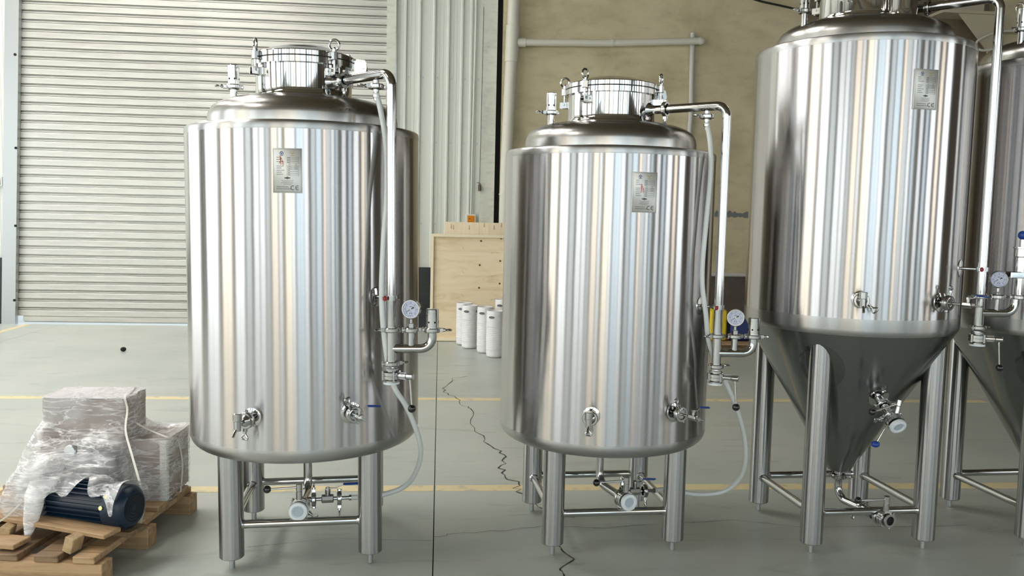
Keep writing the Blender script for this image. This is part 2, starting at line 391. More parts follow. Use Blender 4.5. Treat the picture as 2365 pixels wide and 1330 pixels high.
bm.prism(pts, (0, YB - .041, 0), (V((1, 0, 0)), V((0, 0, 1)), V((0, -1, 0))), .003).obj('patch', 'hall_grey', wr, 'smear of grey mortar', angle=0)

# roller shutter
d1 = struct(MB().box((-3.26, YB + .33, 5.15), (5.3, .3, .3)).obj('door_1', 'galvanised', angle=0))
prof = [(0, .030), (.002, -.018), (.005, -.021), (.078, -.021), (.082, -.018), (.083, .030), (.0875, .030), (.0885, -.008), (.091, -.011), (.103, -.011), (.1055, -.008), (.1065, .030), (.1105, .030), (.1115, -.004), (.1165, -.004), (.1175, .030), (.122, .030)]
vs = []; fs = []
for z, y in prof: vs += [(-5.90, YB + .03 + y, z), (-.75, YB + .03 + y, z)]
for i in range(len(prof) - 1): fs.append([2 * i, 2 * i + 1, 2 * i + 3, 2 * i + 2])
sl = MB().add(vs, fs).obj('slat', 'galvanised', d1, angle=20); sl.location = (0, 0, .105)
for k in range(1, 41): share(sl, 'slat', (0, 0, .105 + .122 * k), d1)
MB().box((-3.243, YB + .03, .065), (4.985, .05, .085), bev=.012).obj('bottom_bar', 'galvanised', d1)
def lean_box(x0t, x1t, x0b, x1b, y0, y1, z0, z1):
    return MB().add([(x0b, y0, z0), (x1b, y0, z0), (x1b, y1, z0), (x0b, y1, z0), (x0t, y0, z1), (x1t, y0, z1), (x1t, y1, z1), (x0t, y1, z1)],
                    [[3, 2, 1, 0], [4, 5, 6, 7], [0, 1, 5, 4], [1, 2, 6, 5], [2, 3, 7, 6], [3, 0, 4, 7]])
gl = lean_box(-5.79, -5.61, -5.98, -5.80, YB - .08, YB + .002, 0, 5.3).obj('guide_rail', 'zinc_steel', d1, angle=0)
for px, z in ((-5.80, .33), (-5.76, 1.35), (-5.73, 2.40), (-5.71, 3.64)): MB().cyl((px, YB - .088, z), (px, YB - .078, z), .018, 10).obj('bolt', 'hole_dark', gl)
lean_box(-.775, -.645, -.79, -.66, YB - .06, YB + .05, 0, 5.3).obj('guide_rail', 'trim_cream', d1, angle=0)
struct(MB().box((-3.3, YB + 6.6, -.06), (24, 13, .1)).obj('trim_3', 'concrete', angle=0))

# left, right and front walls with their windows
wl = struct(MB().box((XL - .06, (YF + YB) / 2, ZC / 2), (.12, YB - YF, ZC)).obj('wall_left', 'hall_white', angle=0))
wrr = struct(MB().box((XR + .06, (YF + YB) / 2, ZC / 2), (.12, YB - YF, ZC)).obj('wall_right', 'hall_brown', angle=0))
wf = struct(MB().box(((XL + XR) / 2, YF - .06, ZC / 2), (XR - XL, .12, ZC)).obj('wall_front', 'hall_cream', angle=0))
wn = [0]
def window(side, a0, a1, z0, z1, nx, nz, pane='daylight_pane', fr='hall_grey'):
    """a framed, glazed window: panes between glazing bars, set into wall `side`"""
    wn[0] += 1
    def P(a, d, z): return (a, YF + d, z) if side == 'front' else ((XL + d, a, z) if side == 'left' else (XR - d, a, z))
    def bx(m, A0, A1, Z0, Z1, d0, d1):
        p = P((A0 + A1) / 2, (d0 + d1) / 2, (Z0 + Z1) / 2); s = (A1 - A0, d1 - d0, Z1 - Z0) if side == 'front' else (d1 - d0, A1 - A0, Z1 - Z0)
        m.box(p, s)
    f = MB(); t = .07
    bx(f, a0 - t, a0, z0 - t, z1 + t, 0, .09); bx(f, a1, a1 + t, z0 - t, z1 + t, 0, .09); bx(f, a0, a1, z1, z1 + t, 0, .09); bx(f, a0, a1, z0 - t, z0, 0, .09)
    for i in range(1, nx): x = a0 + (a1 - a0) * i / nx; bx(f, x - .03, x + .03, z0, z1, 0, .07)
    for i in range(1, nz): z = z0 + (z1 - z0) * i / nz; bx(f, a0, a1, z - .025, z + .025, 0, .065)
    fo = struct(f.obj('window_%d' % wn[0], fr, angle=0))
    g = MB(); bx(g, a0, a1, z0, z1, .01, .02); g.obj('glazing', pane, fo, angle=0)
def column(side, a, wdt, m='hall_blue', d=.35, z1=ZC):
    wn_ = len([o for o in S.objects if o.name.startswith('trim_')]) + 1
    c = (a, YF + d / 2, z1 / 2) if side == 'front' else ((XL + d / 2, a, z1 / 2) if side == 'left' else (XR - d / 2, a, z1 / 2))
    s = (wdt, d, z1) if side == 'front' else (d, wdt, z1)
    struct(MB().box(c, s).obj('trim_%d' % wn_, m, angle=0))
# front wall, left to right: tall glazing, narrow pilasters and plain strips of uneven width
random.seed(21)
SEQ = [('w', 1.5, 'daylight_pane'), ('c', .16, 'hall_grey'), ('w', 1.0, 'dull_pane'), ('c', .4, 'hall_white'), ('w', 1.5, 'warm_pane'), ('c', .10, 'hall_brown'), ('w', .8, 'daylight_pane'), ('c', .5, 'hall_cream'),
       ('w', 1.3, 'cream_pane'), ('w', .7, 'daylight_pane'), ('c', .14, 'hall_brown'), ('w', 1.6, 'blue_pane'), ('w', .9, 'daylight_pane'), ('c', .45, 'hall_grey'), ('w', 1.0, 'dull_pane'), ('c', .09, 'hall_brown'), ('w', 1.3, 'blue_pane'),
       ('c', .3, 'hall_grey'), ('w', .7, 'warm_pane'), ('w', 1.2, 'dull_pane'), ('c', .12, 'hall_brown'), ('w', .9, 'daylight_pane'), ('c', .35, 'hall_grey'), ('w', .8, 'blue_pane')]
x = -9.3
for k, wd, mm in SEQ:
    if k == 'w': window('front', x + .08, x + wd - .02, .35, 5.9, 2 if wd > .7 else 1, 3, mm); x += wd + .06
    else: column('front', x + wd / 2 + .03, wd, mm, .25); x += wd + .06
window('left', 6.6, 11.2, .05, 4.6, 5, 2, 'gate_pane'); column('left', 5.9, .5, 'hall_grey')
for a, hw, p in ((-7.6, 1.1, 'daylight_pane'), (-4.9, .8, 'dull_pane'), (-2.4, 1.1, 'daylight_pane'), (.5, 1.0, 'warm_pane'), (3.6, 1.2, 'daylight_pane')):
    window('left', a - hw, a + hw, .4, 5.2, 2, 3, p); column('left', a + hw + .3, .22, 'hall_grey' if p != 'warm_pane' else 'hall_brown')
for a, hw, p in ((-7.5, .8, 'daylight_pane'), (-5.2, .5, 'blue_pane'), (-3.3, .7, 'daylight_pane'), (-1.4, .4, 'warm_pane'), (.4, .7, 'daylight_pane')):
    window('right', a - hw, a + hw, .8, 4.6, 2, 3, p); column('right', a + hw + .35, .3, 'hall_brown')

# ------------------------------------------------------------------ tank fittings
def clamp(par, c, ax, r, wing=None, name='clamp', cap=None, wl=.034):
    """two-piece hinged pipe clamp with its swing bolt and wing nut; wing = direction of the wing nut"""
    c = V(c); ax = V(ax).normalized(); b = MB()
    b.lathe([(r - .004, -.010), (r + .004, -.010), (r + .0065, -.006), (r + .0065, .006), (r + .004, .010), (r - .004, .010)], 28, c, ax)
    b.lathe([(r * .55, -.0035), (r, -.0035), (r, .0035), (r * .55, .0035)], 24, c, ax)
    wv = V(wing) if wing is not None else V((1, 0, 0)); wv = (wv - ax * wv.dot(ax)).normalized(); t = ax.cross(wv)
    for s in (-1, 1):
        b.box(c + wv * (r + .010) + t * (s * .006), (.018, .004, .017), (wv, t, ax), .001)
    b.box(c - wv * (r + .008), (.014, .014, .013), (wv, t, ax), .002); b.cyl(c - wv * (r + .011) - ax * .011, c - wv * (r + .011) + ax * .011, .003, 8)
    b.cyl(c + wv * (r + .004), c + wv * (r + .022), .0032, 8)
    o = b.obj(name, 'cast_steel', par, angle=24)
    if wing is not None:
        n = MB(); p = c + wv * (r + .016); n.cyl(p, p + wv * .012, .0075, 10)
        q = p + wv * (.012 + wl * .32); a = wl * .46
        loop = [q + wv * (-a * .7), q + wv * (a * .25) + t * (a * .8), q + wv * (a * .75) + t * (a * .62), q + wv * (a * .75) - t * (a * .62), q + wv * (a * .25) - t * (a * .8), q + wv * (-a * .7)]
        n.tube(smooth(loop, 3), .0042, 8, False); n.obj('wing_nut', 'cast_steel', o)
    return o
def butterfly(par, c, ax, up, knob, r=.036, L=.05, cap='cap', name='butterfly_valve', ah=.075):
    """butterfly valve: flanged body, actuator stem, lever with a black ball"""
    c = V(c); ax = V(ax).normalized(); up = V(up).normalized(); b = MB(); h = L / 2
    b.lathe([(r * .56, -h), (r * .86, -h), (r * .86, -h + .007), (r * .62, -h + .010), (r * .62, -.017), (r * 1.12, -.014), (r * 1.12, -.002), (r * 1.02, -.001), (r * 1.02, .001), (r * 1.12, .002), (r * 1.12, .014), (r * .62, .017), (r * .62, h - .010), (r * .86, h - .007), (r * .86, h), (r * .56, h), (r * .5, h - .012), (r * .5, -h + .012), (r * .56, -h)], 30, c, ax)
    sd = ax.cross(up)
    for k in range(4):
        a = pi / 4 + k * pi / 2; q = c + (sd * cos(a) + up * sin(a)) * (r * 1.08)
        b.cyl(q - ax * .019, q + ax * .019, .0052, 6)
    o = b.obj(name, 'cast_steel', par)
    a = MB(); base = c + up * (r * .95)
    a.cyl(base, base + up * (ah * .55), .0125, 18, bev=.001); a.cyl(base + up * (ah * .57), base + up * ah, .0138, 18, bev=.002)
    for k in range(14):
        q = 2 * pi * k / 14; d = sd * cos(q) + ax * sin(q); a.box(base + up * (ah * .30) + d * .0127, (.0022, .0016, ah * .42), frame(up, d))
    a.obj('actuator', 'cast_steel', o)
    hub = base + up * (ah * .78); kn = V(knob)
    lv = MB().cyl(hub, kn, .0046, 10).obj('lever', 'polished_steel', o)
    MB().sphere(kn, .0175, 20, 12).obj('ball_knob', 'black_plastic', lv if par is None else o, 'black ball on the valve lever')
    if cap == 'cap':
        e = c + ax * h
        MB().lathe([(r * 1.0, -.008), (r * 1.06, -.002), (r * 1.0, .009), (r * .72, .012), (r * .64, .006), (r * .60, .006)], 30, e, ax).obj('end_cap', 'silicone', o, 'translucent white end cap')
        MB().lathe([(r * .62, .002), (r * .60, .0065), (0, .0072)], 26, e, ax).obj('cap_centre', 'silicone_inner', o)
    elif cap == 'ring':
        e = c + ax * h; MB().ring(e + ax * .004, ax, r * 1.0, r * .6, .008).obj('end_ring', 'silicone', o, 'white sealing ring')
    elif cap == 'open':
        e = c + ax * h; MB().lathe([(r * .5, -.014), (0, -.014)], 24, e, ax).obj('bore', 'hole_dark', o)
    return o
def relief(par, p, h=.09, r=.0245, name='relief_valve', stub=.05, wing=(-1, -.3, 0)):
    """vented relief cylinder on a clamped stub"""
    p = V(p); z = V((0, 0, 1)); b = MB()
    b.lathe([(0, 0), (r * .8, 0), (r, .004), (r, h - .003), (r - .003, h), (0, h)], 30, p)
    b.lathe([(r + .0004, h - .016), (r - .0006, h - .015), (r + .0004, h - .014)], 30, p)
    o = b.obj(name, 'polished_steel', par)
    hb = MB()
    for k in range(6):
        d = pol(1, 60 * k - 128); hb.cyl(p + d * (r - .002) + z * .03, p + d * (r + .0006) + z * .03, .0042, 10)
    hb.obj('vent_hole', 'hole_dark', o)
    if stub: MB().cyl(p - z * (stub + .01), p, r * .66, 20).obj('nozzle', 'pipe_steel', par)
    clamp(par, p - z * .004, z, r * 1.08, wing); return o
def gauge(par, c, face=(-.36, -.93, 0), r=.040):
    c = V(c); f = V(face).normalized(); b = MB()
    b.lathe([(0, -.030), (r * .86, -.030), (r * .9, -.027), (r * .9, -.004), (r * 1.02, -.002), (r * 1.02, .006), (r * .97, .009), (r * .88, .009), (r * .86, .004), (0, .004)], 40, c, f)
    o = b.obj('pressure_gauge', 'polished_steel', par)
    di = MB().lathe([(r * .87, .0045), (0, .0046)], 36, c, f).obj('dial', 'dial_white', o)
    x, y, z = frame(f); t = MB(); e = c + f * .0052
    def pt(a, q): return e + x * (q * r * cos(a)) + y * (q * r * sin(a))
    for k in range(31):
        a = RAD(225 - 270 * k / 30); l = .10 if k % 5 == 0 else .05
        p0, p1 = pt(a, .80 - l), pt(a, .80); t.box((p0 + p1) / 2, ((p1 - p0).length, .0010 if k % 5 == 0 else .0006, .0004), frame(f, None) and ((p1 - p0).normalized(), f.cross((p1 - p0).normalized()), f))
    for k in range(44):
        a = RAD(225 - 270 * k / 44); a2 = RAD(225 - 270 * (k + 1) / 44); p0, p1 = pt(a, .56), pt(a2, .56); d = (p1 - p0).normalized(); t.box((p0 + p1) / 2, ((p1 - p0).length, .0006, .0004), (d, f.cross(d), f))
    for k in range(7):
        p0 = pt(RAD(225 - 45 * k), .65); t.box(p0, (.0022, .0030, .0004), (x, y, f))
    t.box(pt(RAD(90), .28), (.011, .0022, .0004), (x, y, f)); t.box(pt(RAD(-90), .30), (.005, .0016, .0004), (x, y, f)); t.box(pt(RAD(-90), .68), (.024, .0012, .0004), (x, y, f))
    t.cyl(pt(RAD(-103), .46), pt(RAD(-103), .46) + f * .0004, .0022, 10); t.cyl(pt(RAD(-77), .46), pt(RAD(-77), .46) + f * .0004, .0022, 10)
    t.obj('dial_print', 'ink_grey', o, angle=0)
    nd_ = MB(); a = RAD(212); d = x * cos(a) + y * sin(a); q = f.cross(d); ee = c + f * .0065
    nd_.prism([(-.012, -.0022), (.0, -.0012), (.026, -.0004), (.026, .0004), (0, .0012), (-.012, .0022)], ee, (d, q, f), .0008); nd_.cyl(ee - d * .013, ee - d * .013 + f * .001, .0034, 12)
    nd_.obj('needle', 'ink_black', o); MB().cyl(ee, ee + f * .0022, .0026, 12).obj('pin', 'brass', o)
    s = MB(); z0 = V((0, 0, 1)); s.cyl(c - z0 * (r + .002), c - z0 * (r + .022), .0075, 12); s.box(c - z0 * (r + .030), (.021, .021, .022), None, .002); s.cyl(c - z0 * (r + .04), c - z0 * (r + .062), .0135, 16)
    s.obj('gauge_stem', 'cast_steel', o); return o
def pad(par, R, ang, z, r=.045, name='boss_plate'):
    b = MB(); n = pol(1, ang); b.lathe([(r, -.006), (r * .96, .0035), (r * .6, .008), (0, .009)], 32, pol(R - .0015, ang, z), n); return b.obj(name, 'polished_steel', par)
def standpipe(par, R, ang, rp, zt, zb, z_br, z_cl, z_tube, tubedir=(.996, -.087, 0), neck=.20, hose_stub=None, gz=1.165, seg1=.30, column=False, lever=(.066, -.04, -.135)):
    """spray pipe from the neck down the side, with gauge, relief valve and bottom butterfly valve"""
    e = pol(1, ang); p = .0205; o0 = V((0, 0, zt))
    path = fillet([e * neck + o0, e * rp + o0, pol(rp, ang, zb)], .052, 8)
    o = MB().tube(path, p, 20).obj('standpipe', 'pipe_steel', par)
    clamp(par, e * seg1 + o0, e, .030, (-.2, .2, -1) if hose_stub else (.3, .2, 1))
    MB().lathe([(p + .022, -.004), (p + .004, .022), (p, .03)], 24, e * (neck + .01) + o0, e).obj('weld_collar', 'pipe_steel', o)
    pad(par, R, ang, z_br)
    MB().cyl(pol(R, ang, z_br), pol(rp - .015, ang, z_br), .0075, 12).obj('bracket', 'polished_steel', par)
    q = pol(rp, ang, z_br); b = MB(); b.ring(q, (0, 0, 1), .027, .020, .020, 24); tdir = V((0, 0, 1)).cross(e); b.box(q + tdir * .034, (.022, .012, .018), (tdir, e, V((0, 0, 1))), .002); b.box(q - tdir * .034, (.022, .012, .018), (tdir, e, V((0, 0, 1))), .002)
    br = b.obj('pipe_clip', 'cast_steel', par); MB().sphere(q - tdir * .034 + V((0, -.010, 0)), .0095, 14, 8, (1, .7, 1.1)).obj('clip_cap', 'red_cap', br, 'dark red cap of the pipe clip')
    clamp(par, pol(rp, ang, z_cl), (0, 0, 1), .0275, (-1, -.25, 0), wl=.022)
    d = V(tubedir).normalized(); c = pol(rp, ang, z_tube); up = V((0, 0, 1))
    tp = fillet([c, c + d * .172, c + d * .172 + up * (z_cl - z_tube)], .05, 8)
    tb = MB().tube(tp, .0195, 18).obj('side_branch', 'pipe_steel', par)
    if column:
        q = c + d * .186; b = MB(); z = lambda h: q + up * (h - z_tube)
        b.cyl(z(z_cl), z(z_cl + .115), .019, 18); b.cyl(z(z_cl + .115), z(z_cl + .19), .026, 20, bev=.003); b.cyl(z(z_cl + .19), z(z_cl + .23), .031, 20, bev=.002); b.cyl(z(z_cl + .23), z(z_cl + .237), .036, 20); b.cyl(z(z_cl + .237), z(z_cl + .272), .011, 12)
        b.box(z(z_cl + .105) + V((-.02, 0, 0)), (.09, .05, .03), None, .003); sp = b.obj('pressure_column', 'polished_steel', par)
        MB().sphere(z(z_cl + .292), .021, 18, 12).obj('ball_knob', 'blue_vinyl', sp, 'dark blue ball knob'); clamp(par, z(z_cl), up, .0275, (1, -.15, 0))
    else: relief(par, c + d * .172 + up * (z_cl - z_tube + .004), .086, .0262, stub=0, wing=(1, -.15, .0))
    g = MB().cyl(c + d * .083, c + d * .083 + up * (z_cl - z_tube), .0145, 16).obj('gauge_branch', 'pipe_steel', par)
    clamp(par, c + d * .083 + up * (z_cl - z_tube), up, .025, (1, .2, 0), wl=.02)
    gauge(par, c + d * .083 + V((0, 0, gz - z_tube)))
    bc = pol(rp, ang, zb)
    clamp(par, bc - up * .008, up, .029, (1, .4, 0), wl=.026); k = bc - up * .058
    act = V((.86, -.5, 0)).normalized(); butterfly(par, k, -up, act, k + act * (.036 + .058) + V((.004, -.004, lever[2])), .0345, .058, 'ring', ah=.072)
    return path
def bottom_outlet(par, z0, z1, end, first_clamp, knob, cap='cap', sight=0.0, r=.0205, rv=.040):
    end = V(end); d = V((end.x, end.y, 0)).normalized(); L = V((end.x, end.y, 0)).length; e = V((0, 0, z1)); up = V((0, 0, 1))
    path = fillet([V((0, 0, z0)), e, e + d * (L - .03)], .065, 8)
    o = MB().tube(path, r, 18).obj('outlet_pipe', 'pipe_steel', par); clamp(par, (0, 0, first_clamp), up, .034, (1, -.4, .1), wl=.03)
    c = e + d * L
    if sight:
        b = MB(); q = e + d * (L - sight); b.lathe([(.020, -.04), (.031, -.04), (.031, -.034), (.027, -.03), (.027, .03), (.031, .034), (.031, .04), (.02, .04)], 26, q, d); b.obj('check_valve', 'cast_steel', par)
        cl = clamp(par, q - d * .044, d, .030, (-.8, .1, -.5), wl=.026)
        MB().box(q - d * .044 + V((-.04, 0, -.012)), (.03, .008, .014), None, .003).obj('clip_cap', 'red_cap', cl, 'dark red plastic grip')
    clamp(par, c - d * .036, d, rv * .92, (.75, 0, -.65), wl=.036)
    butterfly(par, c, d, up, V(knob), rv, .062, cap, ah=.078); return c, d
def sample_tap(par, R, ang, z, wing=(-.2, -.3, -1)):
    n = pol(1, ang); c0 = pol(R, ang, z); up = V((0, 0, 1)); pad(par, R, ang, z, .042)
    b = MB(); b.cyl(c0, c0 + n * .049, .0125, 16); b.cyl(c0 + n * .059, c0 + n * .11, .007, 12); b.lathe([(.026, .0), (.024, .006), (.008, .018)], 24, c0 + n * .057, n)
    o = b.obj('sample_tap', 'cast_steel', par); clamp(par, c0 + n * .052, n, .0285, wing, wl=.034)
    v = MB(); q = c0 + n * .118; v.cyl(q - up * .028, q + up * .012, .0145, 8); v.cyl(q + up * .012, q + up * .044, .0168, 16, bev=.002)
    for k in range(12):
        d = pol(1, 30 * k); v.box(q + up * .028 + d * .0168, (.0026, .0022, .024), frame(up, d))
    v.tube(smooth([q - up * .020, q - up * .026 + n * .018, q - up * .044 + n * .036], 5), .006, 10)
    v.obj('tap_body', 'cast_steel', o); return o
def ball_tap(par, R, ang, z, lever=(1, 0, 0), wing=(-.6, .2, 1), tip=True, L=.075):
    n = pol(1, ang); c0 = pol(R, ang, z); up = V((0, 0, 1)); pad(par, R, ang, z, .047)
    b = MB(); b.cyl(c0, c0 + n * .034, .014, 16); b.cyl(c0 + n * .04, c0 + n * (.05 + L * .5), .006, 12); b.lathe([(.027, .0), (.027, .003), (.024, .004), (.020, -.002), (0, -.002)], 28, c0 + n * .046, n)
    o = b.obj('ball_tap', 'cast_steel', par); clamp(par, c0 + n * .038, n, .030, wing, wl=.030)
    q = c0 + n * (.062 + L * .5); v = MB(); v.cyl(q, q + n * .042, .0145, 8, bev=.002); v.cyl(q + n * .042, q + n * .058, .010, 6); v.cyl(q + n * .058, q + n * .088, .0042, 10)
    v.cyl(q + n * .022, q + n * .022 + up * .030, .0072, 10); v.cyl(q + n * .022 + up * .026, q + n * .022 + up * .036, .0095, 6); v.obj('tap_body', 'cast_steel', o)
    s = q + n * .022 + up * .032; l = V(lever).normalized(); w_ = up.cross(l)
    h = MB(); p_ = [s, s + l * .018, s + l * .034 + up * .012]; 
    for a, c in zip(p_, p_[1:]): h.box((a + c) / 2, ((c - a).length + .002, .012, .003), ((c - a).normalized(), w_, (c - a).normalized().cross(w_)))
    h.obj('lever', 'cast_steel', o)
    g = MB(); a = s + l * .032 + up * .012; c = a + l * .06 - up * .006
    g.box((a + c) / 2, ((c - a).length, .017, .008), ((c - a).normalized(), w_, (c - a).normalized().cross(w_)), .003); g.obj('lever_grip', 'blue_vinyl', o, 'blue vinyl lever grip'); return o
def eye_bolt(par, rn, rf, ang, z, ringang, down=False):
    n = pol(1, ang); t = V((0, 0, 1)).cross(n); up = V((0, 0, 1)); q = n * (rf + .014)
    b = MB(); zc = z - .030
    for s in (-1, 1): b.box(n * (rn + .022) + t * (s * .012) + up * zc, (rf - rn + .044, .004, .032), (n, t, up), .001)
    b.box(n * (rn + .004) + up * zc, (.016, .05, .036), (n, t, up), .003); b.cyl(q - t * .02 + up * (zc + .004), q + t * .02 + up * (zc + .004), .0055, 10)
    o = b.obj('hinge_lug', 'cast_steel', par)
    e = MB(); b0 = q + up * (zc + .004); e.cyl(b0, b0 + up * .06, .0058, 10)
    e.cyl(b0 + up * .046, b0 + up * .080, .0155, 8, bev=.0015); e.cyl(b0 + up * .080, b0 + up * .092, .010, 10); e.sphere(b0 + up * .094, .0085, 10, 6)
    ra = pol(1, ringang); e.torus(b0 + up * .111, ra, .0225, .0052, 22, 8); e.obj('eye_bolt', 'cast_steel', o); return o
def name_plate(par, R, ang, z, w=.116, h=.178, scribble=0):
    n = pol(1, ang); x = V((0, 0, 1)).cross(n); y = V((0, 0, 1)); fr = (x, y, n)
    c = n * (R * cos(math.asin(w * .5 / R)) + .006) + y * z
    b = MB(); b.box(c, (w, h, .003), fr, .0012); b.box(c - n * .006 - x * (w / 2 - .002), (.004, h, .012), fr); b.box(c - n * .006 + x * (w / 2 - .002), (.004, h, .012), fr)
    o = b.obj('name_plate', 'plate_steel', par); e = c + n * .0017
    def rect(m, cx, cy, rw, rh): m.box(e + x * (cx * w) + y * (cy * h), (rw * w, rh * h, .0003), fr)
    def frame_(m, cx, cy, rw, rh, t=.007):
        rect(m, cx, cy + rh / 2, rw, t * .6); rect(m, cx, cy - rh / 2, rw, t * .6); rect(m, cx - rw / 2, cy, t, rh); rect(m, cx + rw / 2, cy, t, rh)
    k = MB(); frame_(k, 0, 0, .93, .95, .006)
    random.seed(5)
    def words(cx, cy, rw, rh):
        xx = cx - rw / 2
        while xx < cx + rw / 2 - .01:
            l = random.uniform(.02, .045); l = min(l, cx + rw / 2 - xx); rect(k, xx + l / 2, cy, l, rh); xx += l + .010
    for i, (cy, rw) in enumerate(((.295, .13), (.245, .13), (.195, .26), (.10, .22), (.055, .18), (.005, .26), (-.04, .18), (-.085, .21))): words(-.36 + rw / 2, cy, rw, .012)
    for cy in (.285, .235, .185): frame_(k, .19, cy, .40, .034); words(.06, cy, .10, .014)
    words(.08, .14, .08, .010); words(.30, .14, .08, .010)
    for cy in (.095, .048):
        frame_(k, .08, cy, .19, .034); frame_(k, .30, cy, .18, .034); words(.08, cy, .10, .012); words(.30, cy, .10, .012)
    for cy in (.003, -.046, -.094): frame_(k, .19, cy, .40, .034); words(.06, cy, .08, .014)
    for cy, rw in ((-.22, .40), (-.25, .33), (-.275, .42), (-.305, .27)): words(.0, cy, rw, .008)
    words(-.17, -.365, .40, .012); words(-.13, -.41, .48, .012)
    rect(k, 0, -.165, .20, .026)
    k.prism([(.040 * w * cos(2 * pi * a / 16) * 1.3, .026 * h * sin(2 * pi * a / 16)) for a in range(16)], e + y * (-.165 * h), fr, .0004)
    for cx in (.18, .34):                                           # CE mark
        pts = [e + x * (cx * w + .0072 * cos(a)) + y * (-.385 * h + .0082 * sin(a)) for a in [RAD(55 + 250 * i / 14) for i in range(15)]]
        k.tube(pts, .0014, 6)
    k.box(e + x * (.335 * w) + y * (-.385 * h), (.0085, .0022, .002), fr)
    k.obj('plate_print', 'ink_plate', o, angle=0)
    bl = MB(); q = e - x * (.19 * w) + y * (.40 * h); bl.tube([q + x * (.006 * cos(RAD(a))) + y * (.007 * sin(RAD(a)) - .003) for a in range(-20, 201, 20)], .0014, 6); bl.box(q - y * .010, (.013, .0028, .0008), fr); bl.box(q - y * .004, (.004, .006, .0008), fr)
    bl.obj('plate_logo', 'ink_blue', o, angle=0)
    gd = MB(); q = e + x * (.17 * w) + y * (.40 * h)
    for s in (-1, 1):
        gd.tube([q + x * (s * .009) + y * .006, q + x * (s * .007), q - y * .006], .0007, 5); gd.tube([q + x * (s * .004) + y * .006, q + x * (s * .003), q - y * .006], .0006, 5)
    gd.box(q - y * .011, (.018, .0018, .0006), fr); gd.obj('plate_emblem', 'ink_gold', o, angle=0)
    if scribble:
        rd = MB()
        st = [[(-.02, .04), (-.016, .0), (-.03, -.03)], [(-.03, .01), (-.005, .02), (0, -.01)], [(-.02, -.02), (.0, -.01), (.012, -.028), (-.012, -.03)], [(-.012, .035), (-.014, -.04)], [(.004, .0), (.01, -.05)]]
        for s in st: rd.tube([q_ for q_ in [e + x * (a * .42 - .020 + (.012 if scribble == 2 else 0)) + y * (c_ * .45 + .040 - (.022 if scribble == 2 else 0)) + n * .0004 for a, c_ in s]], .0009, 5)
        rd.obj('pen_scribble', 'ink_red', o, 'red handwriting', angle=0)
    return o

LEG = .3
def legs(par, top, bars=.20, fr=.053, foot=.055, order=((-1, -1), (1, -1), (1, 1), (-1, 1))):
    for sx, sy in order:
        l = MB().cyl((sx * LEG, sy * LEG, foot), (sx * LEG, sy * LEG, top), fr, 36, bev=.004).obj('leg', 'leg_steel', par)
        b = MB(); b.cyl((sx * LEG, sy * LEG, 0), (sx * LEG, sy * LEG, foot + .004), .0125, 14, bev=.003); b.cyl((sx * LEG, sy * LEG, foot - .014), (sx * LEG, sy * LEG, foot), .019, 6)
        b.obj('foot', 'zinc_steel', l)
    for i in range(4):
        a, b = order[i], order[(i + 1) % 4]; p0 = V((a[0] * LEG, a[1] * LEG, bars)); p1 = V((b[0] * LEG, b[1] * LEG, bars)); d = (p1 - p0).normalized() * (fr - .006)
        c = MB(); c.cyl(p0 + d, p1 - d, .019, 20)
        for q, s in ((p0 + d, 1), (p1 - d, -1)): c.lathe([(.025, 0), (.0205, .008), (.019, .011)], 20, q, d.normalized() * s)
        c.obj('cross_bar', 'pipe_steel', par)
def top_works(par, z, bolts, rings, hinge, rise=.045, RN=.2155, RF=.2325):
    """neck, flange, lid, swing bolts and hinge; z = foot of the neck"""
    nk = MB().lathe([(RN + .022, z - .012), (RN + .010, z), (RN + .002, z + .014), (RN, z + .03), (RN, z + .137)], 80).obj('manway_neck', 'polished_steel', par)
    MB().lathe([(RN - .01, z + .136), (RF, z + .136), (RF, z + .161), (RF - .03, z + .162)], 80).obj('flange', 'polished_steel', par)
    MB().lathe([(RF - .010, z + .159), (RF - .0035, z + .161), (RF - .0035, z + .167), (RF - .01, z + .169)], 80).obj('gasket', 'gasket_rubber', par, 'black lid gasket')
    MB().lathe([(RF - .03, z + .167), (RF, z + .167), (RF, z + .186), (RF - .004, z + .190), (RF - .018, z + .191), (.17, z + .191 + rise * .42), (.12, z + .191 + rise * .70), (.06, z + .191 + rise * .92), (0, z + .191 + rise)], 80).obj('manway_lid', 'polished_steel', par)
    for a, ra in zip(bolts, rings): eye_bolt(par, RN, RF, a, z + .131, ra)
    n = pol(1, hinge); t = V((0, 0, 1)).cross(n); up = V((0, 0, 1)); b = MB()
    b.box(n * (RF + .004) + up * (z + .175), (.07, .055, .008), (n, t, up), .001)
    for s in (-1, 1):
        b.prism([(0, -.05), (.05, -.05), (.058, .0), (.05, .03), (.012, .034), (0, .01)], n * (RF - .004) + t * (s * .024) + up * (z + .152) - t * .003, (n, up, t), .006)
    b.cyl(n * (RF + .036) - t * .034 + up * (z + .150), n * (RF + .036) + t * .034 + up * (z + .150), .0085, 12); b.box(n * (RN + .012) + up * (z + .118), (.05, .05, .04), (n, t, up), .003)
    b.obj('lid_hinge', 'cast_steel', par)
    return nk

